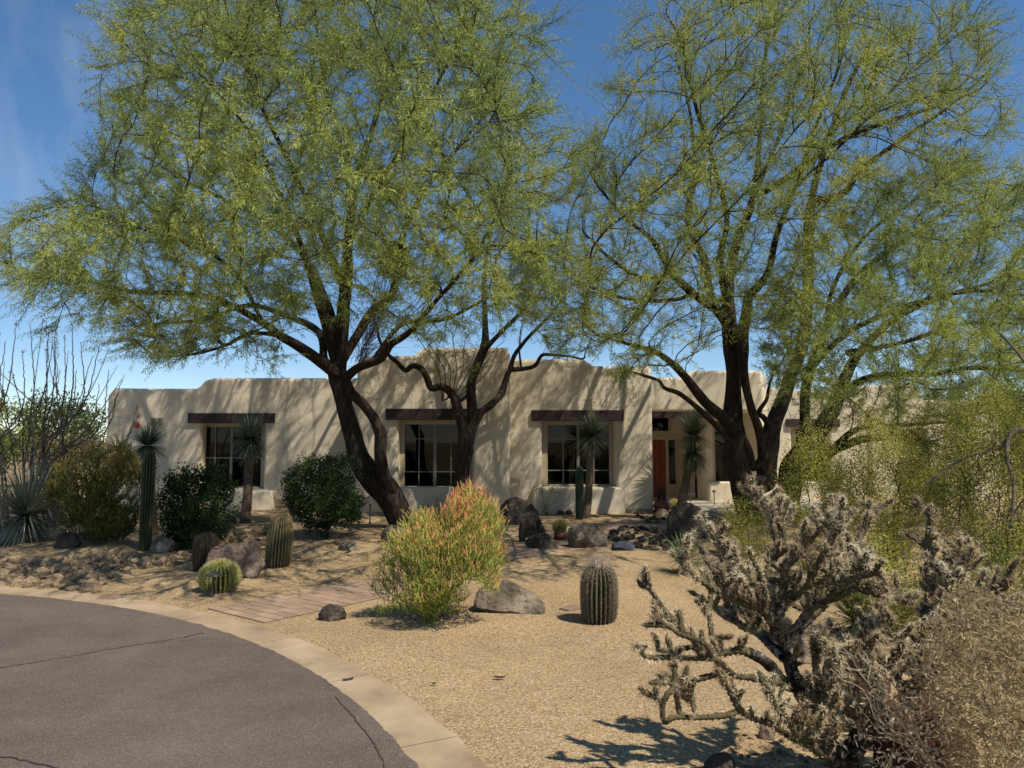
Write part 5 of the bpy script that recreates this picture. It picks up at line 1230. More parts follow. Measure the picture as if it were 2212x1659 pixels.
SP = [(0, .85), (.15, .95), (.35, .98), (.43, .90), (.50, .97), (.58, .92), (.63, 1.02), (.9, 1), (.955, .85), (.985, .6), (1, .25)]
ribbed('saguaro_cactus', 'tall young saguaro column between the olive pencil cactus and a dark green shrub', 'saguaro', at(313, 1188), 1.50, 0.094, 13, SP, [(0.010, 0.016, 0.005), (0.075, 0.085, 0.032), (0.04, 0.035, 0.015)], [(0.15, 0.12, 0.08), (0.24, 0.20, 0.12)], 0.018, 6, 60, (0.01, 0), seed=7, depth=.3, browning=.1)
ribbed('saguaro_cactus', 'short blue-green saguaro column in front of the third window beside a yucca trunk', 'saguaro', at(1252, 1124), 1.10, 0.088, 13, [(0, .85), (.2, .95), (.7, 1), (.9, .95), (.96, .78), (1, .3)], [(0.018, 0.035, 0.02), (0.06, 0.095, 0.05), (0.04, 0.05, 0.02)], [(0.12, 0.12, 0.08), (0.2, 0.2, 0.14)], 0.010, 3, 44, seed=8, depth=.3, browning=.05)
cl = empty('clustered_cactus', at(1150, 1166), 'clump of short dark spiny cactus columns left of the small potted golden barrel', 'cactus clump')
for q, (x, y, hh, rr) in enumerate([(1128, 1168, .30, .055), (1140, 1160, .33, .05), (1152, 1166, .27, .05), (1164, 1160, .30, .05), (1172, 1166, .24, .045), (1147, 1172, .2, .045)]):
    ribbed('', '', '', at(x, y), hh, rr, 12, BP, [(0.02, 0.018, 0.012), (0.06, 0.05, 0.035), (0.03, 0.02, 0.02)], [(0.12, 0.08, 0.06), (0.2, 0.14, 0.1)], 0.022, 6, 14, parent=cl, mk=False, seed=20 + q)

# ------------------------------------------------------------------ rosettes
def blades(n, c, L, w, r, lo=-0.5, hi=1.0, droop=0.1, cols=None, r0=0.03, jitter=0.12, K=3, zbias=0.0):
    """stiff grass-like blades in a ball about c; lo, hi bound the sine of elevation"""
    s = r.uniform(lo, hi, n); a = r.uniform(0, 6.283, n); ce = np.sqrt(1 - s ** 2)
    d = np.stack([ce * np.cos(a), ce * np.sin(a), s], 1); d = norm(d + r.normal(size=d.shape) * 0.05 + [0, 0, zbias])
    LL = L * (1 + jitter * r.normal(size=n)); side = norm(np.cross(d, np.array([0, 0, 1.]) + 0.01)); P = np.asarray(c) + d * r0
    V = []; dd = d.copy(); p = P.copy(); ws = np.linspace(1, 0.12, K + 1)
    rows = [np.stack([p - side * w * .5, p + side * w * .5], 1)]
    for k in range(K):
        dd = norm(dd + np.array([0, 0, -droop / K]) * (0.3 + ce[:, None])); p = p + dd * (LL / K)[:, None]
        rows.append(np.stack([p - side * (w * .5 * ws[k + 1]), p + side * (w * .5 * ws[k + 1])], 1))
    V = np.stack(rows, 1).reshape(-1, 3); m = 2 * (K + 1)
    F = np.concatenate([np.stack([b * m + 2 * k, b * m + 2 * k + 1, b * m + 2 * k + 3, b * m + 2 * k + 2], 1) for k in range(K) for b in [np.arange(n)]])
    col = np.repeat(mixpal(cols, r.random(n)) * (0.85 + .3 * r.random((n, 1))), m, axis=0)
    return V, F, col

YC = [(0.075, 0.10, 0.062), (0.13, 0.165, 0.105), (0.21, 0.25, 0.17)]
DRY = [(0.22, 0.17, 0.10), (0.34, 0.27, 0.16)]
M['yucca_trunk'] = ramp_mat('yucca_trunk', [(0.3, (0.10, 0.07, 0.045)), (0.7, (0.25, 0.18, 0.12))], 9, 8, 0.95, 1.0, 22, 0.03, (1, 1, 3))
def yucca(label, base, head, L, tr, seed, n=620, lo=-0.75, dry=60, stalk=None, cols=YC, stretch=0):
    r = np.random.default_rng(seed); t = empty('yucca_tree', base, label, 'yucca', 'tufted yucca trees before the house')
    b = np.array(base); h_ = np.array(head)
    P = spline([(*b, tr * 1.25), (*(b * .6 + h_ * .4 + [0.02, 0, 0]), tr), (*(h_ - [0, 0, .03]), tr * .9)], 0.03); k = 14
    rad = P[:, 3][:, None] * np.array([[1 + .16 * noise.noise(Vector((math.cos(j / k * 6.28) * 2, math.sin(j / k * 6.28) * 2, i * .35 + seed))) + (.08 if i % 2 else 0) for j in range(k)] for i in range(len(P))])
    v, f, _ = tube(P[:, :3], rad, k); mesh_np('trunk', v, f, M['yucca_trunk'], t, smooth=True)
    mb = MB(); v, f, c = blades(n, head, L, .020, r, lo, 1.0, .10, cols, r0=.04); 
    mb.add(v, f, c)
    if stretch:
        v, f, c = blades(int(n * .8), h_ - [0, 0, stretch], L * .95, .020, r, -.85, .5, .12, cols, r0=.04); mb.add(v, f, c)
    mb.build('leaf_ball', M['blade'], t)
    if dry:
        v, f, c = blades(dry, h_ - [0, 0, stretch + .04], L * .8, .018, r, -1, -.72, .2, DRY, r0=.05); mesh_np('dry_skirt', v, f, M['blade'], t, colors=c)
    if stalk:
        mb = MB(); tp = h_ + np.array([.0, 0, stalk]); v, f = segs([h_], [tp], .014, .006, 6); mb.add(v, f, (0.33, 0.29, 0.15))
        q = 380; u = r.uniform(.35, 1, q); p = h_ + (tp - h_) * u[:, None]; d = norm(r.normal(size=(q, 3)) + [0, 0, .4]); e = p + d * r.uniform(.04, .15, (q, 1)) * (1.3 - u[:, None])
        v, f = segs(p, e, .003, .002, 3); mb.add(v, f, (0.42, 0.38, 0.22)); v, f, c = leaves(e, norm(r.normal(size=(q, 3))), r.uniform(.02, .035, q), .014, r, np.tile([[.50, .46, .28]], (q, 1))); mb.add(v, f, c)
        mb.build('flower_stalk', M['tint'], t)
    return t
def hd_(x, y, Y): return tuple(W(x, y, Y))
yucca('small blue-green tufted yucca poking out behind the top of the tall saguaro', (W(333, 1150, 13).x, 13.0, 0), hd_(320, 962, 13.0), .40, .05, 91, n=600, lo=-.6)
yucca('tufted yucca on a stout trunk in front of the left wing window', (W(529, 1125, 15.2).x, 15.2, 0), hd_(540, 948, 15.2), .54, .085, 92, n=950, lo=-.8)
yucca('tufted yucca with a pale flower stalk in front of the third window', (W(1266, 1115, 16.2).x, 16.2, 0), hd_(1277, 942, 16.2), .50, .075, 93, n=850, lo=-.55, stalk=.95, dry=110)
yucca('tallest shaggy headed yucca leaning before the red entry door', (W(1467, 1108, 16.9).x, 16.9, 0), hd_(1497, 940, 16.9), .60, .09, 94, n=800, lo=-.5, stretch=.38, cols=[(0.09, 0.10, 0.05), (0.16, 0.17, 0.09), (0.26, 0.26, 0.15)], dry=160)

r = np.random.default_rng(95)
t = empty('desert_spoon', at(55, 1168), 'huge spiky grey-green desert spoon rosette at the left edge under the ocotillo', 'desert spoon')
c0 = np.array(G(55, 1168)) + [0, 0, .40]
mb = MB()
for (n, L, lo, hi, dr) in ((480, 1.0, .15, 1, .08), (380, .86, -.35, .3, .22), (220, .66, -.8, -.3, .3)):
    v, f, c = blades(n, c0, L, .021, r, lo, hi, dr, [(0.10, 0.11, 0.07), (0.20, 0.215, 0.15), (0.36, 0.375, 0.28)], r0=.05, K=4); mb.add(v, f, c)
mb.build('blades', M['blade'], t)
v, f, c = blades(110, c0 - [0, 0, .05], .55, .012, r, -1, -.6, .2, DRY, r0=.06); mesh_np('dry_blades', v, f, M['blade'], t, colors=c)

def agave(name, label, c, L, n, seed, w=.02, cols=None, lo=-.1, up=.12, cat='agave'):
    r = np.random.default_rng(seed); t = empty(name, (c[0], c[1], H(c[0], c[1])), label, cat); v, f, cc = blades(n, c, L, w, r, lo, 1, .25, cols or [(0.04, 0.075, 0.02), (0.10, 0.15, 0.05), (0.20, 0.24, 0.10)], r0=.02, K=4)
    mesh_np('blades', v, f, M['blade'], t, colors=cc)
    v, f, cc = blades(n // 3, np.array(c) - [0, 0, .03], L * .8, w * .8, r, -1, -.2, .2, DRY, r0=.02); mesh_np('dry_blades', v, f, M['blade'], t, colors=cc)
p = at(1480, 1240); agave('green_yucca', 'low bright green spiky yucca on the slope below the big black boulder', (p[0], p[1], p[2] + .16), .34, 150, 96)
p = at(1850, 1375); agave('green_yucca', 'dark spiky yucca glimpsed through the arms of the foreground cholla', (p[0], p[1], p[2] + .12), .36, 130, 97, cols=[(0.03, 0.05, 0.02), (0.08, 0.10, 0.04)])

# ocotillos
def ocotillo(label, base, tips, seed, base_r=0.024, spread=.14):
    r = np.random.default_rng(seed); t = empty('ocotillo', base, label, 'ocotillo', 'ocotillos at the left'); mb = MB(); sp = []; fl = MB(); b = np.array(base)
    for (x, y, Y, br) in tips:
        e = np.array(W(x, y, Y)); s = b + r.normal(size=3) * [spread, spread, 0]; m1 = s + (e - s) * .35 + np.array([(s[0] - e[0]) * .34, 0, .22]) + r.normal(size=3) * .05; m2 = s + (e - s) * .7 + r.normal(size=3) * .06
        P = spline([tuple(s), tuple(m1), tuple(m2), tuple(e)], .06); P = P + r.normal(size=P.shape) * .006
        rad = np.linspace(base_r * r.uniform(.7, 1.1), .004, len(P)); rad = rad * (1 + .18 * r.random(len(P)))
        v, f, _ = tube(P, rad, 6); mb.add(v, f)
        lines = [P]
        if br:
            for _ in range(br):
                i = int(len(P) * r.uniform(.3, .75)); d = norm(P[-1] - P[i] + r.normal(size=3) * .45)
                L = np.linalg.norm(P[-1] - P[i]) * r.uniform(.5, .9); Q = spline([tuple(P[i]), tuple(P[i] + d * L * .5 + r.normal(size=3) * .03), tuple(P[i] + d * L + [0, 0, .12 * L])], .06)
                v, f, _ = tube(Q, np.linspace(rad[i] * .8, .0035, len(Q)), 5); mb.add(v, f); lines.append(Q)
        for Q in lines:
            pts = np.repeat(Q[2:], 7, axis=0) + r.normal(size=((len(Q) - 2) * 7, 3)) * .012; sp.append(pts)
            if r.random() < .5:
                q = 16; pp = Q[-1] + r.normal(size=(q, 3)) * [.012, .012, .02]; v, f, c = leaves(pp, norm(r.normal(size=(q, 3)) + [0, 0, .6]), r.uniform(.02, .045, q), .014, r, np.tile([[.42, .10, .06]], (q, 1))); mesh_np('flower_spike', v, f, M['leaf'], t, colors=c)
    mb.build('canes', M['oco'], t, smooth=True)
    P = np.concatenate(sp); d = norm(r.normal(size=P.shape)); w = perp(d, r) * .0015; V = np.stack([P - w, P + w, P + d * r.uniform(.015, .035, (len(P), 1))], 1).reshape(-1, 3)
    mesh_np('thorns', V, np.arange(3 * len(P)).reshape(-1, 3), M['spine'], t, colors=np.tile([[.20, .17, .14]], (3 * len(P), 1)))
M['oco'] = ramp_mat('ocotillo_bark', [(0.35, (0.06, 0.05, 0.042)), (0.55, (0.16, 0.135, 0.115)), (0.75, (0.30, 0.26, 0.22))], 12, 6, 0.9, 0.8, 40, .01, (1, 1, .4))
ocotillo('ocotillo with many thin upright canes behind the desert spoon, at the far left edge', tuple(G(30, 1150)),
         [(-60, 760, 11.9, 1), (-30, 720, 12.4, 1), (0, 720, 12.8, 1), (12, 735, 12.4, 0), (25, 800, 12.9, 0), (35, 700, 12.6, 1), (50, 760, 12.2, 0), (65, 700, 12.9, 1), (100, 690, 13.2, 1), (75, 830, 12.9, 0), (115, 740, 12.4, 1), (-15, 800, 13.2, 0)], 98)
ocotillo('ocotillo with canes fanning right across the end of the house, red blossom tips', tuple(G(125, 1140)),
         [(120, 700, 12.8, 1), (140, 730, 12.4, 1), (155, 700, 13.2, 1), (165, 800, 12.9, 0), (175, 740, 12.6, 1), (200, 770, 12.2, 1), (215, 745, 12.9, 1), (235, 800, 12.6, 1), (215, 830, 13.2, 0), (265, 820, 12.3, 1), (300, 900, 12.0, 0), (296, 880, 12.5, 0), (255, 850, 12.9, 1), (130, 800, 12.2, 0), (105, 720, 13, 1), (240, 905, 13.0, 0)], 99)

# ------------------------------------------------------------------ boulders and stones
def rock_mesh(seed, size, sub=4, cuts=14, flat=.78, rough=.05, lo=.62):
    r = np.random.default_rng(seed); bm = bmesh.new(); bmesh.ops.create_icosphere(bm, subdivisions=sub, radius=1)
    V = np.array([v.co[:] for v in bm.verts]); F = np.array([[v.index for v in f.verts] for f in bm.faces]); bm.free()
    for _ in range(cuts):
        n = r.normal(size=3); n /= np.linalg.norm(n); d = r.uniform(lo, .92); h = V @ n; m = h > d; V[m] -= np.outer(h[m] - d, n) * .93
    nz_ = np.array([noise.noise(Vector(v) * 1.7 + Vector((seed, 0, 0))) * 1.3 + .6 * noise.noise(Vector(v) * 5 + Vector((0, seed, 0))) + .3 * noise.noise(Vector(v) * 12) for v in V])
    V = V * (1 + rough * nz_[:, None]); return V * np.asarray(size) , F
def boulder(label, x0, y0, x1, y1, seed, m='rock', dep=.7, rot=0, name='boulder', group=None, flat=1.0, sink=.25, cat='boulder', cuts=14, lo=.62, lean=0):
    xc = (x0 + x1) / 2; g = G(xc, y1 - (y1 - y0) * .12); w = (x1 - x0) * g.y / F_PX / 2; h = (y1 - y0) * g.y / F_PX
    V, F = rock_mesh(seed, (w * 1.08, w * dep, h / (2 - 2 * sink) * 1.25), 5, cuts, lo=lo, rough=.075)
    c_, s_ = math.cos(rot), math.sin(rot)
    V[:, 0] += lean * V[:, 2]
    V = np.stack([V[:, 0], V[:, 1], V[:, 2]], 1); V[:, 2] += h - V[:, 2].max()
    V = V @ np.array([[c_, s_, 0], [-s_, c_, 0], [0, 0, 1]]); V = V + [g.x, g.y, H(g.x, g.y)]
    o = mesh_np(name, V, F, M[m], smooth=False, loc=(g.x, g.y, H(g.x, g.y))); return setp(o, label, cat, group)
def slab_rock(label, px, Y, dep, seed, m, name='boulder', tilt=0.0, bv=.03):
    """block rock: traced face, real thickness behind it"""
    bm = bmesh.new(); f0 = [bm.verts.new(W(x, y, Y + tilt * (1 - (y - min(q[1] for q in px)) / 60.))) for x, y in px]
    face = bm.faces.new(f0); e = bmesh.ops.extrude_face_region(bm, geom=[face]); vs = [v for v in e['geom'] if isinstance(v, bmesh.types.BMVert)]
    ctr = sum((v.co for v in vs), Vector()) / len(vs)
    for v in vs: v.co = ctr + (v.co - ctr) * .82; v.co.y += dep; v.co.z = max(v.co.z * .9, -.05)
    bmesh.ops.recalc_face_normals(bm, faces=bm.faces)
    bmesh.ops.bevel(bm, geom=list(bm.edges), offset=bv, segments=2, affect='EDGES', clamp_overlap=True)
    bmesh.ops.triangulate(bm, faces=bm.faces)
    for _ in range(3):
        lg = [ed for ed in bm.edges if ed.calc_length() > .045]
        if lg: bmesh.ops.subdivide_edges(bm, edges=lg, cuts=1, use_grid_fill=True); bmesh.ops.triangulate(bm, faces=bm.faces)
    bm.normal_update()
    for v in bm.verts:
        k = noise.noise(v.co * 4 + Vector((seed, 0, 0))) * .016 + noise.noise(v.co * 11) * .012 + noise.noise(v.co * 28) * .005; v.co += v.normal * k
    me = bpy.data.meshes.new(name); c = G((px[0][0] + px[2][0]) / 2, max(q[1] for q in px)); loc = Vector((c.x, Y, 0))
    for v in bm.verts: v.co -= loc
    bm.to_mesh(me); bm.free(); me.materials.append(M[m])
    o = bpy.data.objects.new(name, me); COL.objects.link(o); o.location = loc; return setp(o, label, 'boulder')
slab_rock('split purple-grey granite boulder with a notched top behind the round golden barrel cactus', [(442, 1248), (443, 1222), (450, 1192), (458, 1180), (500, 1174), (514, 1178), (522, 1171), (545, 1165), (553, 1172), (555, 1205), (563, 1230), (556, 1246), (540, 1252), (530, 1245), (515, 1254), (480, 1256)], 9.0, .34, 5, 'rock_red', tilt=.07, bv=.012)
slab_rock('wedge-shaped brown boulder with a pale weathered top beside the bright pencil cactus', [(1020, 1315), (1030, 1275), (1050, 1262), (1085, 1252), (1120, 1268), (1160, 1290), (1179, 1308), (1176, 1332), (1165, 1337), (1110, 1325), (1060, 1322)], 7.15, .38, 9, 'rock', tilt=.12)
boulder('small purple-brown rock on the gravel left of the bright pencil cactus', 690, 1309, 747, 1341, 12, 'rock_dark', .8, cuts=10)
boulder('low flat rock with a small spotlight in front, right of the leaning trunk shadow', 733, 1172, 776, 1193, 13, 'rock', .8)
boulder('grey rock at the foot of the leaning mesquite trunk, half behind the pencil cactus', 826, 1142, 886, 1176, 14, 'rock', .8)
boulder('big dark boulder against the house wall at the corner beside the mesquite', 1070, 1084, 1170, 1140, 15, 'rock_dark', .7)
boulder('rounded tan boulder with a cracked face in the centre of the rocky bed', 1220, 1130, 1316, 1182, 16, 'rock', .75, rot=.1)
boulder('low dark boulder between the cactus clump and the tan boulder', 1136, 1155, 1212, 1188, 17, 'rock_dark', .7)
boulder('large black boulder right of the creek bed, behind the cholla tips', 1446, 1098, 1536, 1172, 18, 'rock_dark', .8)
boulder('pale grey boulder behind the base of the tall saguaro', 318, 1160, 378, 1192, 19, 'rock', .8)
boulder('black rounded rock beneath the olive pencil cactus', 114, 1155, 172, 1188, 20, 'rock_dark', .8)
boulder('dark stone close to the wall between the third window and the yucca', 1412, 1100, 1445, 1116, 21, 'rock', .8)
boulder('pinkish upright rock seen through the cholla limbs', 1706, 1392, 1752, 1440, 22, 'rock_red', .8)
boulder('dark stone at the bottom edge under the cholla', 1525, 1628, 1590, 1664, 23, 'rock_dark', .8)
boulder('small sharp purple stone below the low cholla limb', 1640, 1562, 1672, 1590, 24, 'rock_red', .8)
M['rust'] = ramp_mat('rust_rock', [(0.3, (0.035, 0.015, 0.009)), (0.7, (0.11, 0.048, 0.028))], 5, 8, .95, .8, 18, .02)
boulder('rust red boulder hidden under the dry brittlebush in the lower right corner', 1905, 1520, 2110, 1700, 25, 'rust', .8)
boulder('rust red rock beside the woody cholla base, under the pale brittlebush', 1850, 1450, 1930, 1530, 26, 'rust', .8)
o = boulder('flat blue-grey slate at the lower edge of the rocky bed', 1318, 1180, 1377, 1198, 27, 'slate', .8)
# flat slabs lying in the gravel
def flatstone(label, px, z, m, name='flagstone'):
    bm = bmesh.new(); vs = []
    for x, y in px: g = G(x, y); vs.append(bm.verts.new((g.x, g.y, H(g.x, g.y) + z)))
    f = bm.faces.new(vs); e = bmesh.ops.extrude_face_region(bm, geom=[f])
    for v in e['geom']:
        if isinstance(v, bmesh.types.BMVert): v.co.z -= .05
    bmesh.ops.recalc_face_normals(bm, faces=bm.faces); bmesh.ops.bevel(bm, geom=list(bm.edges), offset=.006, segments=2, affect='EDGES'); c = G(*px[0])
    for v in bm.verts: v.co -= Vector((c.x, c.y, 0))
    me = bpy.data.meshes.new(name); bm.to_mesh(me); bm.free(); me.materials.append(M[m]); o = bpy.data.objects.new(name, me); o.location = (c.x, c.y, 0); COL.objects.link(o); return setp(o, label, 'flagstone')
flatstone('single square paver lying in the gravel behind the lone barrel cactus', [(1207, 1318), (1228, 1323), (1262, 1318), (1242, 1308)], .014, 'flag')
flatstone('reddish flagstone set by the kerb at the end of the creek stones', [(205, 1296), (250, 1299), (268, 1290), (225, 1286)], .014, 'flag')

# creek stones: a set of shapes, then linked copies
def stones(name, label, group, matn, polys, n, seed, sizes, zflat=.55, zones=None):
    r = np.random.default_rng(seed); ms = []
    for k in range(9):
        V, F = rock_mesh(seed * 10 + k, (1, r.uniform(.6, .9), r.uniform(.38, .62)), 3, 12, lo=.5, rough=.07); me = mesh_np(name, V, F, M[matn]).data
        ms.append(me)
    for o_ in [o_ for o_ in COL.objects if o_.data in ms]: bpy.data.objects.remove(o_)
    src = None; placed = []
    areas = [abs(sum(p[i][0] * p[(i + 1) % len(p)][1] - p[(i + 1) % len(p)][0] * p[i][1] for i in range(len(p)))) for p in polys]
    pr_ = np.array(areas) / sum(areas); tries = 0
    while len(placed) < n and tries < 40000:
        tries += 1; p = polys[r.choice(len(polys), p=pr_)]; P = np.array(p); x = r.uniform(P[:, 0].min(), P[:, 0].max()); y = r.uniform(P[:, 1].min(), P[:, 1].max())
        if not inpoly(np.array([x]), np.array([y]), p)[0]: continue
        g = G(x, y); s = r.uniform(*sizes) * (1 if r.random() < .85 else 1.45)
        if any((g.x - a) ** 2 + (g.y - b) ** 2 < (.62 * (s + c)) ** 2 for a, b, c in placed): continue
        placed.append((g.x, g.y, s))
        if src is None:
            o = bpy.data.objects.new(name, ms[0]); setp(o, label, 'stone', group); src = o
        else: o = src.copy(); o.data = ms[int(r.integers(9))]
        COL.objects.link(o); o.scale = (s, s, s * r.uniform(.9, 1.5)); o.location = (g.x, g.y, H(g.x, g.y) + s * r.uniform(-.04, .16)); o.rotation_euler = (r.normal() * .4, r.normal() * .4, r.uniform(0, 6.28))
        if zones:
            z_ = next((w for lim, w in zones if x < lim), zones[-1][1]); o['label'] = ('small ' if s < sizes[0] + .3 * (sizes[1] - sizes[0]) else 'broad ' if s > sizes[1] * .9 else 'middle-sized ') + z_
    print(name, len(placed))
stones('creek_stone', 'brown river stone in the dry creek bed at the left, beyond the kerb', 'river stones of the left creek bed', 'stone',
       [[(-20, 1212), (60, 1208), (160, 1200), (250, 1196), (330, 1192), (400, 1180), (432, 1178), (425, 1200), (370, 1212), (300, 1222), (270, 1245), (225, 1262), (215, 1282), (120, 1274), (-20, 1262)], [(480, 1160), (520, 1148), (590, 1142), (590, 1158), (560, 1166), (500, 1170)]], 250, 6, (.04, .12), zones=[(110, 'brown creek stone at the far left, in front of the desert spoon'), (230, 'brown creek stone in front of the olive pencil cactus'), (350, 'brown creek stone in front of the tall saguaro'), (460, 'brown creek stone just left of the dark barrel cactus'), (9e9, 'brown stone between the two barrel cacti, behind the split boulder')])
stones('lava_stone', 'dark rough stone heaped in the rocky bed between the tan and the black boulders', 'dark stones of the right creek bed', 'lava',
       [[(1312, 1150), (1340, 1140), (1400, 1138), (1450, 1145), (1455, 1172), (1480, 1180), (1440, 1200), (1380, 1194), (1330, 1182)], [(1352, 1112), (1380, 1104), (1450, 1108), (1455, 1120), (1400, 1124)]], 110, 8, (.04, .12), zones=[(1375, 'dark rough stone just right of the tan boulder'), (1420, 'dark rough stone in the middle of the right rocky bed'), (9e9, 'dark rough stone at the foot of the large black boulder')])
stones('dark_stone', 'dark stone set beside the stepping path near the house wall', 'dark stones near the wall', 'lava', [[(1195, 1108), (1225, 1104), (1232, 1112), (1205, 1116)], [(1395, 1120), (1440, 1118), (1440, 1128), (1400, 1130)]], 10, 9, (.07, .12))
stones('pebble', 'small dark pebble scattered on the soil under the cholla', 'pebbles under the cholla', 'stone', [[(1560, 1600), (1640, 1560), (1760, 1590), (1830, 1650), (1700, 1664), (1560, 1664)]], 110, 10, (.008, .026))

# ------------------------------------------------------------------ path lights, pots, small things
def path_light(label, base, top, hat=.085, fin='metal'):
    b = np.array(base); t = empty('path_light', base, label, 'path light', 'path lights in the yard'); e = np.array(top); mb = MB()
    v, f = segs([b], [e - [0, 0, .02]], .011, .011, 10); mb.add(v, f); mb.lathe([(.022, 0), (.022, .03), (.012, .045)], b, 10); mb.build('post', M[fin], t, True)
    mb = MB(); mb.lathe([(hat, -.018), (hat * .97, -.008), (hat * .45, .014), (.018, .026), (.014, .044), (0, .048)], e, 24); mb.lathe([(hat * .95, -.016), (.02, .004), (0, .006)], e, 24); mb.lathe([(.014, -.06), (.02, -.05), (.02, -.01), (.012, 0)], e, 12)
    mb.build('hat', M[fin], t, True)
g = at(457, 1290); path_light('dark cone-topped path light in front of the round golden barrel cactus', g, tuple(W(463, 1240, g[1] + .0)), .085)
g = at(799, 1131); path_light('path light between the shaded green shrub and the leaning mesquite trunk', g, (g[0], g[1], .42), .11)
g = at(1095, 1146); path_light('path light post beside the dark boulder at the corner of the house', g, (g[0], g[1], .38), .05)
g = at(1492, 1100); path_light('pale path light right of the leaning yucca trunk at the entry patio', g, (g[0], g[1], .36), .12, 'patio')
g = at(1543, 1094); path_light('slim path light in front of the stucco bench of the entry bay', g, (g[0], g[1], .38), .06)
def pot(label, base, s, plant=None):
    t = empty('clay_pot', base, label, 'pot'); mb = MB(); mb.lathe([(0, 0), (.55 * s, 0), (.85 * s, .35 * s), (1 * s, .75 * s), (.9 * s, 1.15 * s), (.7 * s, 1.32 * s), (.78 * s, 1.42 * s), (.78 * s, 1.5 * s), (.66 * s, 1.5 * s), (.62 * s, 1.3 * s), (0, 1.28 * s)], base, 28); mb.build('bowl', M['terracotta'], t, True); return t
g = at(1430, 1108); pot('dark red glazed pot of spiky cactus beside the entry wall', g, .2)
pc = empty('potted_cactus', (g[0], g[1], g[2] + .25), 'thin dark cactus stems growing in the red glazed pot', 'cactus')
for q in range(7): ribbed('', '', '', (g[0] + .07 * math.cos(q), g[1] + .07 * math.sin(q), g[2] + .26), .22 + .05 * (q % 3), .022, 6, BP, [(0.02, 0.02, 0.01), (.05, .045, .03), (.03, .02, .02)], [(.1, .08, .06), (.15, .12, .1)], .012, 3, 12, parent=pc, mk=False, seed=40 + q, kring=4)
g = at(1209, 1164); pot('small terracotta pot sunk beside the tan boulder, holding a golden barrel', g, .105)
ribbed('golden_barrel_cactus', 'small golden barrel cactus growing in the terracotta pot left of the tan boulder', 'golden barrel', (g[0], g[1], g[2] + .13), .20, .115, 20, GB, [(0.05, 0.06, 0.015), (.16, .16, .04), (.1, .1, .03)], [(.40, .34, .12), (.5, .42, .14)], .028, 6, 14, seed=50, depth=.2)
# spotlight by the low flat rock
g = at(752, 1196); sp_ = empty('spotlight', g, 'little bronze spotlight on a stake in front of the low flat rock', 'spotlight'); mb = MB(); v, f = segs([g], [(g[0] + .01, g[1], g[2] + .09)], .008, .008, 8); mb.add(v, f); mb.build('stake', M['metal'], sp_)
mb = MB(); a_ = np.array(g) + [.01, 0, .09]; v, f = segs([a_ - [.02, .02, .01], a_ + [.05, .06, .05]], [a_ + [.05, .06, .05], a_ + [.058, .07, .056]], [.022, .038], [.034, .03], 14); mb.add(v, f); mb.build('lamp_head', M['metal'], sp_)
# bits of litter on the gravel and kerb
def scrap(label, x, y, L, w, ang, seed, m='plastic'):
    g = at(x, y); bm = bmesh.new(); n = 7
    for i in range(n):
        u = i / (n - 1) - .5; ww = w * (.5 + .5 * math.cos(u * 2.4)) * (1 + .3 * noise.noise(Vector((i, seed, 0))))
        cx_, cy_ = math.cos(ang) * u * L, math.sin(ang) * u * L; zz = .014 + .012 * abs(u) + .004 * noise.noise(Vector((i, 0, seed)))
        for s_ in (-1, 1):
            for h_ in (0, .006): bm.verts.new((cx_ - math.sin(ang) * ww * s_, cy_ + math.cos(ang) * ww * s_, zz + h_))
    bm.verts.ensure_lookup_table(); v = bm.verts
    for i in range(n - 1):
        a, b = 4 * i, 4 * i + 4
        for q in ((0, 2, 3, 1),): pass
        bm.faces.new([v[a + 1], v[b + 1], v[b + 3], v[a + 3]]); bm.faces.new([v[a], v[a + 2], v[b + 2], v[b]]); bm.faces.new([v[a], v[b], v[b + 1], v[a + 1]]); bm.faces.new([v[a + 2], v[a + 3], v[b + 3], v[b + 2]])
    bm.faces.new([v[0], v[1], v[3], v[2]]); k = 4 * n; bm.faces.new([v[k - 4], v[k - 2], v[k - 1], v[k - 3]])
    bmesh.ops.recalc_face_normals(bm, faces=bm.faces); me = bpy.data.meshes.new('scrap'); bm.to_mesh(me); bm.free(); me.materials.append(M[m])
    o = bpy.data.objects.new('scrap', me); o.location = g; COL.objects.link(o); setp(o, label, 'litter')
scrap('black bent strip of litter on the open gravel in front of the wedge boulder', 1079, 1467, .075, .011, -.15, 1)
scrap('dark chip lying on the concrete kerb', 752, 1473, .07, .012, .5, 2, 'slate')
scrap('tiny dark twig fragment on the gravel near the kerb', 937, 1482, .03, .006, .1, 3)

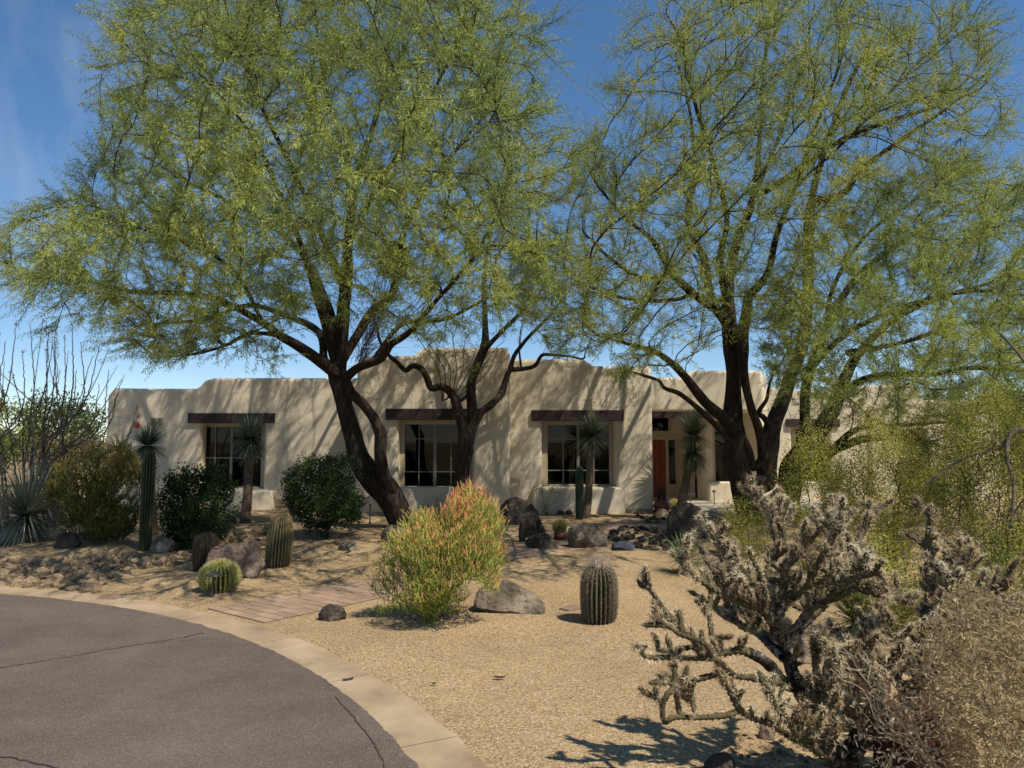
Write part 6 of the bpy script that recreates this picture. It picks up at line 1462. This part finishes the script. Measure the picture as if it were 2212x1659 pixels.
# ------------------------------------------------------------------ trees beyond the house
PF = [(0.07, 0.095, 0.03), (0.12, 0.155, 0.04), (0.21, 0.24, 0.055)]
def far_tree(label, poly, Y, n, seed, pal, name='desert_tree', L=(.10, .22), wd=.055, per=110, step=.40, cat='tree', holes=.35):
    xs_ = [p[0] for p in poly]; xm = (min(xs_) + max(xs_)) / 2; ym = max(p[1] for p in poly); b = W(xm, 956, Y); base = (b.x, Y, 0)
    N, PR, D, r = bush_nodes(poly, Y, (max(xs_) - min(xs_)) * Y / F_PX * .35, n, base, seed, step, step * 1.3, stems=6, edge=50, holes=holes)
    R, nk = node_radii(N, PR, .012, rmax=.2); t = empty(name, base, label, cat, 'trees beyond the house'); i = np.where(PR >= 0)[0]; v, f = segs(N[PR[i]], N[i], np.minimum(R[PR[i]], R[i] * 1.3), R[i], 5); mesh_np('trunk', v, f, M['bark'], t)
    idx = np.repeat(np.where(R < .05)[0], per); q = len(idx); P = N[idx] + r.normal(size=(q, 3)) * step * .55; u = .5 + .8 * np.array([noise.noise(Vector(p) * .6) for p in N[idx]]) + .2 * r.normal(size=q)
    v, f, c = leaves(P, norm(r.normal(size=(q, 3)) + [0, 0, .2]), r.uniform(*L, q), wd, r, mixpal(pal, u), .1); mesh_np('crown', v, f, M['leaf'], t, colors=c)
far_tree('round green palo verde behind the ocotillo canes, left of the house end', [(30, 940), (35, 890), (70, 865), (110, 852), (150, 858), (190, 880), (222, 900), (232, 950), (225, 985), (150, 1000), (60, 990)], 27, 420, 101, PF)
far_tree('yellow-green tree crown cut by the left edge of the view', [(-120, 900), (-60, 862), (0, 858), (22, 880), (30, 930), (20, 985), (-80, 990)], 24, 260, 102, [(0.18, 0.19, 0.04), (0.30, 0.30, 0.05), (0.38, 0.36, 0.06)])
far_tree('dusty brown-green desert bush at the foot of the palo verde beyond the ocotillo', [(40, 985), (80, 955), (150, 948), (220, 960), (232, 1000), (130, 1012), (50, 1010)], 21, 260, 103, [(0.15, 0.12, 0.06), (0.22, 0.18, 0.08), (0.26, 0.24, 0.08)], 'desert_bush', (.07, .15), .045, 90, .3, 'bush')
far_tree('olive tree line left of the frame edge beyond the desert spoon', [(-200, 950), (-100, 930), (40, 940), (70, 970), (60, 1010), (-100, 1020)], 20, 260, 104, PF, 'desert_bush', (.07, .15), .045, 90, .3, 'bush')
far_tree('tree beyond the right end of the house, behind the level mesquite limbs', [(2080, 930), (2090, 870), (2140, 840), (2220, 835), (2320, 850), (2360, 930), (2330, 985), (2150, 985)], 29, 380, 105, PF)
far_tree('green crown rising behind the garage roof at the right', [(1960, 900), (1985, 850), (2040, 830), (2100, 850), (2120, 900), (2100, 960), (1980, 960)], 32, 300, 106, PF)
# grey palo verde limb at the right edge
PVB = (4.9, 7.4, 0)
skp = [S([(2330, 1260, 6.8, 15), (2300, 1100, 6.8, 12), (2260, 980, 6.8, 9), (2212, 928, 6.8, 7), (2182, 938, 6.8, 6.5), (2168, 962, 6.8, 5), (2130, 975, 6.8, 4), (2080, 990, 6.8, 3), (2020, 1030, 6.9, 2.2), (1985, 1075, 6.9, 1.6)]),
       S([(2180, 942, 6.8, 5), (2175, 990, 6.6, 4), (2190, 1050, 6.5, 3), (2185, 1130, 6.4, 2.5), (2200, 1200, 6.4, 2)]), S([(2230, 940, 6.8, 5), (2240, 850, 6.9, 4), (2212, 780, 7, 3), (2160, 720, 7.1, 2)])]
make_tree('palo_verde_tree', 'smooth grey palo verde limbs bending in from the right edge above the creosote', skp, poly_pts([(1990, 1090), (2040, 1000), (2120, 940), (2180, 860), (2260, 800), (2320, 900), (2300, 1200), (2200, 1220), (2100, 1120)], 6.8, .8, 260, np.random.default_rng(9)), tuple(G(2330, 1270)), 5,
          tipr=.003, twn=1.2, leafL=(.012, .03), leafW=.008, palette=[(0.13, 0.15, 0.05), (0.22, 0.24, 0.07)], twL=(.12, .3), step=.14, bark='greytwig')

# ------------------------------------------------------------------ leaf litter under the trees
r = np.random.default_rng(111); q = 9000
cx_ = np.concatenate([r.normal(-2.0, 2.4, q // 2), r.normal(4.2, 2.6, q // 4), r.uniform(-8, 4, q // 4)]); cy_ = np.concatenate([r.normal(12.6, 1.9, q // 2), r.normal(12.8, 1.9, q // 4), r.uniform(5, 14, q // 4)])
k_ = (np.hypot(cx_ - ROAD_C[0], cy_ - ROAD_C[1]) > R_OUT) & (cy_ < 16.3); cx_, cy_ = cx_[k_], cy_[k_]; q = len(cx_)
P = np.stack([cx_, cy_, hgt(cx_, cy_) + .006], 1); a = r.uniform(0, 6.283, q); D_ = np.stack([np.cos(a), np.sin(a), r.uniform(0, .25, q)], 1)
v, f, c = leaves(P, norm(D_), r.uniform(.008, .035, q), r.uniform(.004, .011, q), r, mixpal([(.06, .04, .02), (.16, .11, .05), (.26, .20, .08)], r.random(q)), 0, roll=norm(np.stack([-np.sin(a), np.cos(a), 0.2 * r.normal(size=q)], 1)))
o = mesh_np('leaf_litter', v, f, M['blade'], colors=c, loc=(0, 12, 0)); setp(o, 'fine brown leaf litter sprinkled over the gravel beneath the mesquites', 'leaf litter', kind='stuff')
